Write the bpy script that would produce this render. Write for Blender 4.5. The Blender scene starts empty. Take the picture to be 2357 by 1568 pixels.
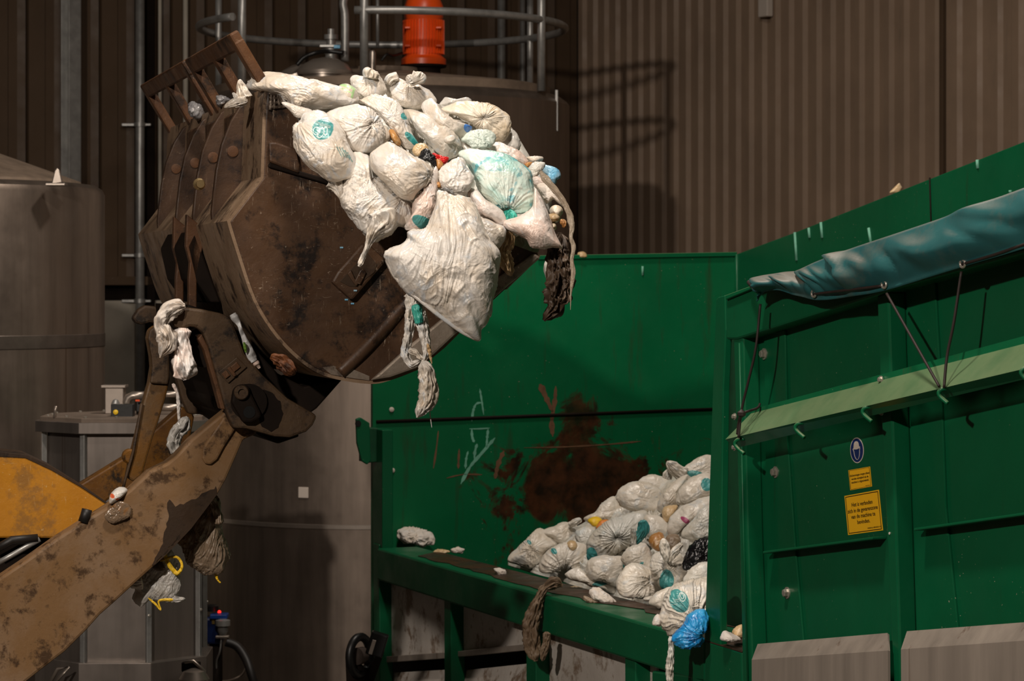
import bpy, bmesh, math, random
import numpy as np
from mathutils import Vector, Matrix
from mathutils.bvhtree import BVHTree

# ------------------------------------------------------------------ camera model
W_, H_ = 2357, 1568
F = 6220.0                 # focal length in pixels (about 95 mm)
CX, HY = W_ / 2, 660.0     # principal column, horizon row
CAMZ = 3.55
C = bpy.context.scene.collection
rnd = random.Random(7)

def P(px, py, Y):
    return Vector(((px - CX) / F * Y, Y, CAMZ - (py - HY) / F * Y))

class Plane:
    def __init__(self, n, p):
        self.n = Vector(n).normalized(); self.c = self.n.dot(Vector(p))
    def hit(self, px, py, off=0.0):
        d = Vector(((px - CX) / F, 1.0, -(py - HY) / F))
        o = Vector((0, 0, CAMZ))
        t = (self.c + off - self.n.dot(o)) / self.n.dot(d)
        return o + d * t

def c1(x, y): return (300 + x / 2.613, 60 + y / 2.613)
def c2(x, y): return (300 + x / 2.613, 600 + y / 2.613)
def c3(x, y): return (650 + x / 2.613, 140 + y / 2.613)
def c4(x, y): return (x / 2.184, 850 + y / 2.184)
def c5(x, y): return (1150 + x / 2.76, 1000 + y / 2.76)
def c6(x, y): return (1600 + x / 2.613, 550 + y / 2.613)
def c7(x, y): return (860 + x / 3.565, 560 + y / 3.565)
def c9(x, y): return (1130 + x / 3.648, 330 + y / 3.648)
def mp(f, pts): return [f(*p) for p in pts]

# ------------------------------------------------------------------ object helpers
WLOC = {}
def empty(name, loc, label=None, cat=None, group=None, parent=None):
    o = bpy.data.objects.new(name, None); C.objects.link(o)
    o.location = loc; o.empty_display_size = .2; WLOC[o.name] = Vector(loc)
    if label: tag(o, label, cat, group)
    if parent: attach(o, parent)
    return o
def tag(o, label=None, cat=None, group=None, kind=None):
    if label: o['label'] = label
    if cat: o['category'] = cat
    if group: o['group'] = group
    if kind: o['kind'] = kind
    return o
def attach(o, parent):
    o.parent = parent
    o.matrix_parent_inverse = Matrix.Translation(-WLOC.get(parent.name, Vector()))
def link(name, me, mat, parent=None, smooth=False, loc=None):
    o = bpy.data.objects.new(name, me); C.objects.link(o)
    me.name = name
    if mat: me.materials.append(mat)
    if smooth:
        me.polygons.foreach_set('use_smooth', [True] * len(me.polygons))
    if loc is not None: o.location = loc
    WLOC[o.name] = Vector(loc) if loc is not None else Vector()
    if parent: attach(o, parent)
    return o
def recenter(o):
    """put a top level mesh's origin at its own bounding centre"""
    me = o.data
    co = np.empty(len(me.vertices) * 3); me.vertices.foreach_get('co', co); co = co.reshape(-1, 3)
    c = (co.min(0) + co.max(0)) / 2
    me.vertices.foreach_set('co', (co - c).ravel()); o.location = c; WLOC[o.name] = Vector(c)
    return o
def bevel(o, w=.006, seg=2, ang=35):
    m = o.modifiers.new('Bevel', 'BEVEL'); m.width = w; m.segments = seg
    m.limit_method = 'ANGLE'; m.angle_limit = math.radians(ang)
    return o
def mesh_from(verts, faces):
    me = bpy.data.meshes.new('m'); me.from_pydata([tuple(v) for v in verts], [], faces); me.validate(); me.update()
    return me
def fixn(me):
    bm = bmesh.new(); bm.from_mesh(me); bmesh.ops.recalc_face_normals(bm, faces=bm.faces); bm.to_mesh(me); bm.free()
    return me
def jag(px, amp, seed=1, step=9):
    """ragged copy of a pixel outline"""
    r = random.Random(seed); out = []
    for i, (x, y) in enumerate(px):
        x2, y2 = px[(i + 1) % len(px)]; L = math.hypot(x2 - x, y2 - y); k = max(1, int(L / step))
        for j in range(k):
            t = j / k; out.append((x + (x2 - x) * t + r.uniform(-amp, amp), y + (y2 - y) * t + r.uniform(-amp, amp)))
    return out
def extrude_pts(name, pts, vec, mat, parent=None, bev=.006, floor_below=None, smooth=False):
    """prism from a loop of 3D points"""
    n = len(pts); vec = Vector(vec)
    v = [Vector(p) for p in pts] + [Vector(p) + vec for p in pts]
    f = [list(range(n)), list(range(2 * n - 1, n - 1, -1))] + [[i, (i + 1) % n, n + (i + 1) % n, n + i] for i in range(n)]
    o = link(name, fixn(mesh_from(v, f)), mat, parent)
    if bev: bevel(o, bev)
    return o
def pprism(name, px, plane, off, thick, mat, parent=None, bev=.006, tofloor=None):
    """pixel outline laid on a real plane, extruded along the plane normal"""
    pts = [plane.hit(x, y, off) for x, y in px]
    if tofloor is not None:
        for p, (x, y) in zip(pts, px):
            if y >= tofloor: p.z = 0.0
    return extrude_pts(name, pts, plane.n * thick, mat, parent, bev)
def box(name, c, size, mat, parent=None, bev=.005, rotz=0, basis=None):
    sx, sy, sz = [s / 2 for s in size]
    B = basis or Matrix.Rotation(rotz, 3, 'Z')
    v = [Vector(c) + B @ Vector((x, y, z)) for x in (-sx, sx) for y in (-sy, sy) for z in (-sz, sz)]
    f = [(0, 1, 3, 2), (4, 6, 7, 5), (0, 4, 5, 1), (2, 3, 7, 6), (0, 2, 6, 4), (1, 5, 7, 3)]
    o = link(name, fixn(mesh_from(v, f)), mat, parent)
    if bev: bevel(o, bev)
    return o
def lathe(name, prof, base, mat, parent=None, seg=64, axis=(0, 0, 1), smooth=True, ang=30):
    """prof: (radius, height) list"""
    z = Vector(axis).normalized(); x = z.orthogonal().normalized(); y = z.cross(x)
    if abs(z.z) > .99: x, y = Vector((1, 0, 0)), Vector((0, 1, 0))
    v, f = [], []
    for r, h in prof:
        for i in range(seg):
            a = 2 * math.pi * i / seg
            v.append(Vector(base) + x * (r * math.cos(a)) + y * (r * math.sin(a)) + z * h)
    k = len(prof)
    for j in range(k - 1):
        for i in range(seg):
            a, b = j * seg + i, j * seg + (i + 1) % seg
            f.append((a, b, b + seg, a + seg))
    f.append(list(range(seg))); f.append(list(range(k * seg - 1, (k - 1) * seg - 1, -1)))
    me = fixn(mesh_from(v, f)); o = link(name, me, mat, parent, smooth=False)
    if smooth:
        me.polygons.foreach_set('use_smooth', [len(p.vertices) == 4 for p in me.polygons])
        try: me.set_sharp_from_angle(angle=math.radians(ang))
        except Exception: pass
    return o
def catmull(pts, sub=8, closed=False):
    p = np.array(pts, float); n = len(p)
    if closed: idx = [(i - 1, i, i + 1, i + 2) for i in range(n)]
    else: idx = [(max(i - 1, 0), i, i + 1, min(i + 2, n - 1)) for i in range(n - 1)]
    out = []
    for a, b, c, d in idx:
        a, b, c, d = p[a % n], p[b % n], p[c % n], p[d % n]
        for k in range(sub):
            t = k / sub
            out.append(.5 * (2 * b + (c - a) * t + (2 * a - 5 * b + 4 * c - d) * t * t + (3 * b - a - 3 * c + d) * t ** 3))
    if not closed: out.append(p[-1])
    return np.array(out)
def pipe(name, pts, r, mat, parent=None, seg=12, smooth_path=0, closed=False):
    """round bar along 3D points"""
    p = np.array([tuple(q) for q in pts], float)
    if smooth_path: p = catmull(p, smooth_path, closed)
    n = len(p); v, f = [], []
    up = None
    for i in range(n):
        if closed: t = p[(i + 1) % n] - p[i - 1]
        else: t = p[min(i + 1, n - 1)] - p[max(i - 1, 0)]
        t = Vector(t).normalized()
        if up is None: up = t.orthogonal().normalized()
        up = (up - t * up.dot(t)).normalized(); s = t.cross(up)
        for k in range(seg):
            a = 2 * math.pi * k / seg
            v.append(Vector(p[i]) + up * (r * math.cos(a)) + s * (r * math.sin(a)))
    m = n if closed else n - 1
    for i in range(m):
        for k in range(seg):
            a, b = i * seg + k, i * seg + (k + 1) % seg
            j = ((i + 1) % n) * seg
            f.append((a, b, j + (k + 1) % seg, j + k))
    if not closed:
        f.append(list(range(seg))); f.append(list(range(n * seg - 1, (n - 1) * seg - 1, -1)))
    me = fixn(mesh_from(v, f)); o = link(name, me, mat, parent)
    me.polygons.foreach_set('use_smooth', [len(q.vertices) == 4 for q in me.polygons])
    return o

# ------------------------------------------------------------------ numpy noise
def _h(ix, iy, iz, s):
    h = (ix * 374761393 + iy * 668265263 + iz * 2147483647 + s * 974634777) & 0xffffffff
    h = ((h ^ (h >> 13)) * 1274126177) & 0xffffffff
    h = h ^ (h >> 16)
    h = (h * 2246822519) & 0xffffffff
    return h ^ (h >> 15)
def pnoise(p, seed=0):
    p = np.asarray(p, float); i0 = np.floor(p).astype(np.int64); f = p - i0
    u = f * f * f * (f * (f * 6 - 15) + 10)
    tot = 0
    for dx in (0, 1):
        for dy in (0, 1):
            for dz in (0, 1):
                h = _h(i0[..., 0] + dx, i0[..., 1] + dy, i0[..., 2] + dz, seed)
                gx = (h & 1023) / 511.5 - 1; gy = ((h >> 10) & 1023) / 511.5 - 1; gz = ((h >> 20) & 1023) / 511.5 - 1
                d = gx * (f[..., 0] - dx) + gy * (f[..., 1] - dy) + gz * (f[..., 2] - dz)
                w = (u[..., 0] if dx else 1 - u[..., 0]) * (u[..., 1] if dy else 1 - u[..., 1]) * (u[..., 2] if dz else 1 - u[..., 2])
                tot = tot + d * w
    return tot * 1.35

def centroid(poly):
    q = np.array(poly, float); x, y = q[:, 0], q[:, 1]; x2, y2 = np.roll(x, -1), np.roll(y, -1); cr = x * y2 - x2 * y; A = cr.sum() / 2
    return ((x + x2) * cr).sum() / (6 * A), ((y + y2) * cr).sum() / (6 * A)
def grid_mesh(V, m, n):
    """closed surface from rings V (n, m, 3), ends capped by fans, faces outward"""
    co = np.concatenate([V.reshape(-1, 3), V[0].mean(0)[None], V[-1].mean(0)[None]]); a = n * m; b = a + 1
    i = np.arange(n - 1)[:, None] * m; k = np.arange(m)[None, :]; k2 = (k + 1) % m
    q = np.stack([i + k, i + k2, i + m + k2, i + m + k], -1).reshape(-1, 4)
    j = np.arange(m); j2 = (j + 1) % m; o = (n - 1) * m
    t = np.concatenate([np.stack([0 * j + a, j2, j], -1), np.stack([0 * j + b, o + j, o + j2], -1)])
    c = co - co.mean(0)
    vol = (np.cross(c[q[:, 0]], c[q[:, 1]]) * c[q[:, 2]]).sum() + (np.cross(c[q[:, 0]], c[q[:, 2]]) * c[q[:, 3]]).sum() + (np.cross(c[t[:, 0]], c[t[:, 1]]) * c[t[:, 2]]).sum()
    if vol < 0: q = q[:, ::-1]; t = t[:, ::-1]
    me = bpy.data.meshes.new('m'); me.vertices.add(len(co)); me.vertices.foreach_set('co', co.astype(np.float32).ravel())
    lv = np.concatenate([q.ravel(), t.ravel()]).astype(np.int32); nf = len(q) + len(t)
    me.loops.add(len(lv)); me.loops.foreach_set('vertex_index', lv)
    me.polygons.add(nf); me.polygons.foreach_set('loop_start', np.concatenate([np.arange(len(q)) * 4, len(q) * 4 + np.arange(len(t)) * 3]).astype(np.int32))
    me.update(calc_edges=True); me.validate()
    return me
def crease(n, w): return np.exp(-(n / w) ** 2)

def blob(name, poly, Y, T, mat, knots=(), seed=1, streak=None, crumple=.16, fine=.05, pleat=.09, dim=.16,
         tilt=(0, 0), pf=.72, parent=None, sharp=False, kr=.6, res=1.0):
    """soft filled film bag: traced outline, inflated to a closed volume of half depth T, then creased and pleated"""
    q = np.array([((x - CX) / F * Y, -(y - HY) / F * Y) for x, y in poly])
    c = np.array(centroid(q))
    x, z = q[:, 0], q[:, 1]; A = abs(((x * np.roll(z, -1) - np.roll(x, -1) * z).sum()) / 2)
    sp = catmull(q, 10, True) if not sharp else np.concatenate([np.linspace(q[i], q[(i + 1) % len(q)], 12, endpoint=False) for i in range(len(q))])
    per = np.linalg.norm(np.diff(sp, axis=0), axis=1).sum() / Y * F
    m = int(np.clip(per / 2.2 * res, 56, 420)); nf = int(np.clip(m / 3.6, 18, 110)); nb = max(8, nf // 3)
    rel = sp - c; an = np.arctan2(rel[:, 1], rel[:, 0]); r = np.hypot(rel[:, 0], rel[:, 1])
    o = np.argsort(an); th = np.linspace(-np.pi, np.pi, m, endpoint=False)
    R = np.interp(th, an[o], r[o], period=2 * np.pi)
    R = .25 * np.roll(R, 1) + .5 * R + .25 * np.roll(R, -1)
    ps = np.concatenate([np.linspace(.012, np.pi / 2, nf), np.linspace(np.pi / 2, np.pi - .03, nb)[1:]])
    n = len(ps); rho = np.sin(ps); yy = -np.sign(np.cos(ps)) * np.sqrt(np.clip(1 - rho ** (2 / pf), 0, 1)) * T
    Xp = rho[:, None] * (R * np.cos(th))[None]; Zp = rho[:, None] * (R * np.sin(th))[None]
    Yp = yy[:, None] * (1 + (np.clip((np.median(R) / R) ** .8, .35, 1.1) - 1)[None] * (rho ** 2)[:, None])
    s = float(np.sqrt(A / np.pi))
    Nn = np.stack([Xp / (R[None] ** 2 + 1e-6), Yp / T ** 2, Zp / (R[None] ** 2 + 1e-6)], -1)
    Nn /= np.linalg.norm(Nn, axis=-1, keepdims=True) + 1e-9
    V = np.stack([Xp, Yp, Zp], -1); B = V / s; sq = seed * 1.37
    wp = np.stack([pnoise(B * 1.7 + 7 + sq, seed + 5), pnoise(B * 1.7 + 31, seed + 6), pnoise(B * 1.7 + 57, seed + 7)], -1)
    # soft contents
    d = crumple * (.50 * pnoise(B * 1.5 + wp * .3 + sq, seed) + .34 * (np.abs(pnoise(B * 2.1 + wp * .4, seed + 1)) - .25))
    # crumple creases: thin raised folds between smoother facets
    msk = np.clip(.5 + 1.6 * pnoise(B * 1.3 + 11 + sq, seed + 31), .1, 1)
    d += fine * msk * .52 * (.55 * crease(pnoise(B * 2.6 + wp * 1.3, seed + 2), .085) + .40 * crease(pnoise(B * 4.6 + wp * 2.0, seed + 3), .10) + .22 * crease(pnoise(B * 9 + wp * 3.0, seed + 4), .13))
    d += fine * .5 * (np.abs(pnoise(B * 3.4 + wp * 1.2, seed + 32)) - .25)
    cv = np.cov((sp - c).T); ew, ev = np.linalg.eigh(cv); pa = math.degrees(math.atan2(ev[1, 1], ev[0, 1]))
    ang = streak[0] if streak else pa + (seed * 47) % 50 - 25
    ca, sa = math.cos(math.radians(ang)), math.sin(math.radians(ang))
    a = B[..., 0] * ca + B[..., 2] * sa; b = -B[..., 0] * sa + B[..., 2] * ca + .25 * wp[..., 0]
    am = streak[1] * 1.15 if streak else .06
    m2 = np.clip(.45 + 1.5 * pnoise(B * 1.1 + 3 + sq, seed + 33), 0, 1)
    st = crease(pnoise(np.stack([a * .42, b * 4.0, B[..., 1] * 3], -1), seed + 9), .10) + .6 * crease(pnoise(np.stack([a * .6, b * 9 + wp[..., 1] * .6, B[..., 1] * 5], -1), seed + 10), .12) \
        + .3 * crease(pnoise(np.stack([a * .9, b * 19 + wp[..., 2], B[..., 1] * 8], -1), seed + 11), .16)
    d += am * .31 * m2 * st
    for kx, ky in knots:
        kx, kz = (kx - CX) / F * Y - c[0], -(ky - HY) / F * Y - c[1]
        dx, dz = V[..., 0] - kx, V[..., 2] - kz
        ds = np.hypot(dx, dz) / s; aa = np.arctan2(dz, dx) + .12 * wp[..., 0] * ds
        ux, uz = np.cos(aa), np.sin(aa)
        pl = crease(pnoise(np.stack([ux * 3.4, uz * 3.4, ds * .45], -1), seed + 21), .10) + .7 * crease(pnoise(np.stack([ux * 7, uz * 7, ds * .6], -1), seed + 22), .12) + .4 * crease(pnoise(np.stack([ux * 14, uz * 14, ds * .8], -1), seed + 23), .16)
        fr = np.clip((-Yp / T + .6), 0, 1)
        d += fr * (pleat * .75 * (pl - .5) * np.exp(-ds / kr) * np.clip(ds / .12, 0, 1) - dim * np.exp(-(ds / .15) ** 2))
    V = V + Nn * (d * s)[..., None]
    V[..., 1] += tilt[0] * V[..., 0] + tilt[1] * V[..., 2]
    me = grid_mesh(V, m, n)
    loc = Vector((c[0], Y, CAMZ + c[1]))
    return link(name, me, mat, parent, True, loc)

def strip(name, path, Y, T, mat, seed=1, parent=None, m=56, sub=16, fold=.25, rough=.12, ends=.25, lf=1.0):
    """gathered film tail / rag: a closed flattened tube along a pixel path of (x, y, half width px[, dY])"""
    p = np.array([(a[0], a[1], a[2], a[3] if len(a) > 3 else 0.0) for a in path], float)
    s = catmull(p, sub); s[:, 2] = np.maximum(s[:, 2], .8)
    Yv = Y + s[:, 3]
    xz = np.stack([(s[:, 0] - CX) / F * Yv, CAMZ - (s[:, 1] - HY) / F * Yv], -1); hw = s[:, 2] / F * Yv
    t = np.gradient(xz, axis=0); t /= np.linalg.norm(t, axis=1, keepdims=True) + 1e-9
    sd = np.stack([-t[:, 1], t[:, 0]], -1)
    L = np.concatenate([[0], np.cumsum(np.linalg.norm(np.diff(xz, axis=0), axis=1))]); w0 = hw.mean() + 1e-6
    al = np.linspace(0, 2 * np.pi, m, endpoint=False)
    n = len(s); u = L / L[-1]
    tp = np.clip(np.minimum(u, 1 - u) / .06, ends, 1) ** .5
    Lw = np.repeat((L / w0)[:, None], m, 1) * lf
    ca, sa = np.cos(al)[None] + 0 * Lw, np.sin(al)[None] + 0 * Lw
    nz = .6 * crease(pnoise(np.stack([ca * 2.4, sa * 2.4, Lw * .22], -1), seed), .16) + .4 * crease(pnoise(np.stack([ca * 5, sa * 5, Lw * .4], -1), seed + 1), .18) - .3
    wob = pnoise(np.stack([ca * 1.2, sa * 1.2, Lw * .8], -1), seed + 2)
    k = 1 + fold * nz * 1.6 + rough * wob
    Tl = np.minimum(T, hw * 1.2)[:, None] * tp[:, None]
    a = hw[:, None] * ca * k * tp[:, None]; b = Tl * sa * (k + fold * 1.5 * nz)
    b = b + .5 * T * pnoise(np.stack([Lw * .5, ca * .4, 0 * ca], -1), seed + 4)
    V = np.stack([xz[:, 0:1] + sd[:, 0:1] * a, Yv[:, None] + b, xz[:, 1:2] + sd[:, 1:2] * a], -1)
    o = link(name, grid_mesh(V, m, n), mat, parent, True)
    return o if parent else recenter(o)

def patch(name, poly, depth, push, thick, mat, seed=1, amp=.10, m=220, n=70, parent=None):
    """lumpy slab of packed bags lying on a sloping heap surface, outlined by its traced border"""
    q = catmull(poly, 10, True); c = np.array(centroid(poly))
    rel = q - c; an = np.arctan2(rel[:, 1], rel[:, 0]); r = np.hypot(rel[:, 0], rel[:, 1]); o = np.argsort(an)
    th = np.linspace(-np.pi, np.pi, m, endpoint=False); R = np.interp(th, an[o], r[o], period=2 * np.pi)
    rings = []
    rho = np.concatenate([np.linspace(.02, 1, n), [1.0, .6, .02]]); back = [0] * n + [thick, thick, thick]
    for k, (p, bk) in enumerate(zip(rho, back)):
        x = c[0] + p * R * np.cos(th); y = c[1] + p * R * np.sin(th)
        Y = np.array([depth(a_, b_) for a_, b_ in zip(x, y)]) + push + bk + (.12 * p ** 6 if not bk else 0)
        rings.append(np.stack([(x - CX) / F * Y, Y, CAMZ - (y - HY) / F * Y], -1))
    V = np.array(rings)
    w = np.stack([pnoise(V * 3 + 3, seed), pnoise(V * 3 + 13, seed + 1), pnoise(V * 3 + 23, seed + 2)], -1)
    d = amp * (np.abs(pnoise(V * 4.2 + w * .25, seed + 3)) - .25) * 1.6 + amp * .7 * (np.abs(pnoise(V * 9 + w * .7, seed + 4)) - .25) + amp * .35 * (np.abs(pnoise(V * 20 + w * 1.5, seed + 5)) - .25) + amp * .3 * crease(pnoise(V * 16 + w * 2, seed + 6), .1)
    V[:n] += (d[:n] * np.clip(1.02 - rho[:n] ** 8, .1, 1)[:, None])[..., None] * np.array((0, -.8, .6))
    ob = link(name, grid_mesh(V, m, n + 3), mat, parent, True)
    return recenter(ob)
# ------------------------------------------------------------------ materials
class NB:
    def __init__(self, name):
        self.m = bpy.data.materials.new(name); self.m.use_nodes = True
        self.t = self.m.node_tree; self.b = self.t.nodes['Principled BSDF']; self.co = None
    def n(self, ty, **kw):
        x = self.t.nodes.new(ty)
        for k, v in kw.items(): setattr(x, k, v)
        return x
    def l(self, a, b): self.t.links.new(a, b)
    def coord(self):
        if not self.co: self.co = self.n('ShaderNodeTexCoord').outputs['Object']
        return self.co
    def mapped(self, scale=(1, 1, 1), rot=(0, 0, 0), loc=(0, 0, 0), ty='POINT'):
        x = self.n('ShaderNodeMapping', vector_type=ty); self.l(self.coord(), x.inputs[0])
        x.inputs['Scale'].default_value = scale; x.inputs['Rotation'].default_value = rot; x.inputs['Location'].default_value = loc
        return x.outputs[0]
    def noise(self, scale, detail=4, rough=.6, dist=0, vec=None, ty='FBM'):
        x = self.n('ShaderNodeTexNoise'); self.l(vec or self.coord(), x.inputs['Vector'])
        x.inputs['Scale'].default_value = scale; x.inputs['Detail'].default_value = detail
        x.inputs['Roughness'].default_value = rough; x.inputs['Distortion'].default_value = dist
        return x.outputs['Fac']
    def ramp(self, fac, lo, hi, a=0., b=1.):
        x = self.n('ShaderNodeMapRange'); self.l(fac, x.inputs[0])
        x.inputs[1].default_value = lo; x.inputs[2].default_value = hi; x.inputs[3].default_value = a; x.inputs[4].default_value = b
        return x.outputs[0]
    def mix(self, fac, a, b):
        x = self.n('ShaderNodeMix', data_type='RGBA')
        for s, v in ((x.inputs[0], fac), (x.inputs[6], a), (x.inputs[7], b)):
            if hasattr(v, 'is_linked') or hasattr(v, 'links'): self.l(v, s)
            else: s.default_value = v if not isinstance(v, tuple) else (v + (1,) if len(v) == 3 else v)
        return x.outputs[2]
    def math(self, op, a, b=0.):
        x = self.n('ShaderNodeMath', operation=op)
        for s, v in ((x.inputs[0], a), (x.inputs[1], b)):
            if hasattr(v, 'links'): self.l(v, s)
            else: s.default_value = v
        return x.outputs[0]
    def bump(self, h, strength=.3, dist=.01, prev=None):
        x = self.n('ShaderNodeBump'); self.l(h, x.inputs['Height'])
        x.inputs['Strength'].default_value = strength; x.inputs['Distance'].default_value = dist
        if prev: self.l(prev, x.inputs['Normal'])
        return x.outputs[0]
    def done(self, col=None, rough=None, metal=0, normal=None, spec=None, coat=0):
        b = self.b
        for key, v in (('Base Color', col), ('Roughness', rough), ('Metallic', metal), ('Normal', normal), ('Specular IOR Level', spec), ('Coat Weight', coat)):
            if v is None: continue
            if hasattr(v, 'links'): self.l(v, b.inputs[key])
            else: b.inputs[key].default_value = v + (1,) if isinstance(v, tuple) and len(v) == 3 else v
        return self.m

def simple(name, col, rough=.5, metal=0, var=.25, scale=6, bump=.1, spec=.5):
    k = NB(name); nz = k.noise(scale, 5)
    dark = tuple(c * (1 - var) for c in col); lite = tuple(min(1, c * (1 + var)) for c in col)
    c = k.mix(k.ramp(nz, .3, .7), dark, lite)
    return k.done(c, rough, metal, k.bump(k.noise(scale * 6, 3), bump, .004) if bump else None, spec)

def worn_steel(name, base, alt, dark, light, scr=.5, rough=.5, scale=2.2, scale_d=5.0, stretch=(1, 1, 1), metal=.0, scr_amt=1.0):
    """dirty, rusted, scratched plate"""
    k = NB(name)
    big = k.noise(scale, 6, .65, .4); c = k.mix(k.ramp(big, .38, .62), base, alt)
    d = k.noise(scale_d, 6, .7, .15); c = k.mix(k.ramp(d, .53, .63), c, dark)
    vo = k.n('ShaderNodeTexVoronoi'); k.l(k.coord(), vo.inputs['Vector']); vo.inputs['Scale'].default_value = 11; vo.inputs['Randomness'].default_value = 1
    c = k.mix(k.math('MULTIPLY', k.ramp(k.math('ADD', vo.outputs['Distance'], k.math('MULTIPLY', k.noise(30, 3), .25)), .30, .24), k.ramp(k.noise(2.4, 2, .5, 0, k.mapped(loc=(7, 1, 2))), .42, .6, 0, .75)), c, dark)
    g = k.noise(38, 4, .7); c = k.mix(k.ramp(g, .60, .78, 0, .6), c, dark)
    s1 = k.noise(9, 5, .75, 0, k.mapped((9, 9, 1.1), (0, .5, .2)))
    s2 = k.noise(14, 4, .75, 1.5, k.mapped((1.2, 1.2, 5), (0, -.7, 0)))
    fl = k.noise(52, 2, .5); c = k.mix(k.math('MULTIPLY', k.ramp(fl, .70, .75), k.ramp(k.noise(2.7, 3, .5, 0, k.mapped(loc=(1, 2, 3))), .42, .6, 0, scr_amt)), c, light)
    m = k.math('MULTIPLY', k.ramp(s1, .60, .68), k.ramp(k.noise(3.1, 3), .46, .58))
    m = k.math('MAXIMUM', m, k.math('MULTIPLY', k.ramp(s2, .62, .69), k.ramp(k.noise(2.3, 3, .5, 0, k.mapped(loc=(3, 5, 1))), .48, .6)))
    c = k.mix(k.math('MULTIPLY', m, scr_amt), c, light)
    r = k.ramp(k.noise(7, 5), .3, .7, rough - .12, rough + .18)
    return k.done(c, r, metal, k.bump(k.noise(26, 6, .65), .3, .006, k.bump(big, .2, .03)), .28)

def paint(name, col, dirt=(.06, .035, .02), lit_dust=None, dirt_lo=.62, rough=.36, chips=None, rust=None):
    k = NB(name)
    c = k.mix(k.ramp(k.noise(1.3, 4), .3, .7), tuple(x * .86 for x in col), tuple(x * 1.1 for x in col))
    v = k.noise(2.2, 5, .65, 0, k.mapped((5, 5, .6)))
    c = k.mix(k.ramp(v, dirt_lo, dirt_lo + .16, 0, .55), c, dirt)
    sp = k.noise(75, 2, .5); c = k.mix(k.math('MULTIPLY', k.ramp(sp, .73, .77), k.ramp(k.noise(1.7, 3), .5, .65)), c, (.42, .36, .27))
    if lit_dust:
        geo = k.n('ShaderNodeNewGeometry'); sep = k.n('ShaderNodeSeparateXYZ'); k.l(geo.outputs['Normal'], sep.inputs[0])
        up = k.ramp(sep.outputs[2], .2, .7, 0, lit_dust[1]); c = k.mix(k.math('MULTIPLY', up, k.ramp(k.noise(5, 5), .25, .55, .6, 1)), c, lit_dust[0])  # upward normals tinted paler, as if lit from above and dusty
    if rust:
        for (cx, cy, cz, rx, ry, rz, thr) in rust:
            e = k.n('ShaderNodeVectorMath', operation='LENGTH'); k.l(k.mapped((rx, ry, rz), (0, 0, 0), (cx, cy, cz), 'TEXTURE'), e.inputs[0])
            e = e.outputs['Value']
            w = k.math('ADD', e, k.math('MULTIPLY', k.math('SUBTRACT', k.noise(3.2, 6, .68, .8), .5), 2.6))
            c = k.mix(k.ramp(w, thr, thr - .22, 0, .9), c, k.mix(k.ramp(k.noise(9, 5), .35, .65), (.018, .008, .004), (.075, .025, .010)))
    r = k.ramp(k.noise(4, 4), .3, .7, rough - .06, rough + .14)
    return k.done(c, r, 0, k.bump(k.noise(4, 3), .12, .02, k.bump(k.noise(60, 3), .06, .004)), .30)

def film(name, base=(.74, .70, .645), tint=(.66, .55, .42), blue=(.56, .63, .70), stamps=(), rough=.27, amt=.7, lines=(), spots=True, scale=1.0, dark=None):
    """thin plastic bag over soft contents; stamps are printed patches (cx, cz, rx, rz, angle, colour) in bag metres"""
    k = NB(name); oi = k.n('ShaderNodeObjectInfo').outputs['Random']
    off = k.n('ShaderNodeVectorMath', operation='ADD'); k.l(k.coord(), off.inputs[0])
    cb = k.n('ShaderNodeCombineXYZ'); k.l(k.math('MULTIPLY', oi, 37.), cb.inputs[0]); k.l(k.math('MULTIPLY', oi, 11.), cb.inputs[2]); k.l(cb.outputs[0], off.inputs[1])
    v = off.outputs[0]
    c = k.mix(k.ramp(k.noise(5 * scale, 4, .6, .8, v), .42, .62, 0, amt), base, tint)
    c = k.mix(k.ramp(k.noise(8 * scale, 3, .55, 1.6, v), .57, .66, 0, amt * .8), c, blue)
    if spots:
        c = k.mix(k.ramp(k.noise(60, 2, .5, 0, v), .735, .775, 0, .8), c, (.16, .09, .04))
        c = k.mix(k.ramp(k.noise(11, 5, .7, .5, v), .64, .8, 0, .45), c, (.42, .29, .16))
    if dark: c = k.mix(k.ramp(k.noise(9, 5, .7, 1, v), .42, .6), c, dark)
    for (cx, cz, rx, rz, ang, col) in stamps:
        mpv = k.mapped((rx, 1e3, rz), (0, math.radians(ang), 0), (cx, 0, cz), 'TEXTURE')
        e = k.n('ShaderNodeVectorMath', operation='LENGTH'); k.l(mpv, e.inputs[0])
        w = k.math('ADD', e.outputs['Value'], k.math('MULTIPLY', k.math('SUBTRACT', k.noise(14, 4), .5), .35))
        c = k.mix(k.ramp(w, 1.0, .93, 0, .93), c, k.mix(k.ramp(k.noise(24, 4), .35, .7), col, tuple(min(1, q * 1.6 + .02) for q in col)))
    for (cx, cz, rx, rz, ang, wd) in lines:
        mpv = k.mapped((rx, 1e3, rz), (0, math.radians(ang), 0), (cx, 0, cz), 'TEXTURE')
        e = k.n('ShaderNodeVectorMath', operation='LENGTH'); k.l(mpv, e.inputs[0])
        q = k.math('ABSOLUTE', k.math('SUBTRACT', e.outputs['Value'], 1.0)); c = k.mix(k.ramp(q, wd, wd * .6), c, (.72, .80, .76))
    h1 = k.noise(13, 5, .62, 1.6, v); h1 = k.math('ABSOLUTE', k.math('SUBTRACT', h1, .5))
    h2 = k.noise(46, 4, .6, 1.2, v); h2 = k.math('ABSOLUTE', k.math('SUBTRACT', h2, .5))
    nrm = k.bump(h2, .28, .007, k.bump(h1, .3, .014))
    m = k.done(c, k.ramp(k.noise(9, 3, .5, 0, v), .3, .7, rough - .08, rough + .10), 0, nrm, .55)
    return m

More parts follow.
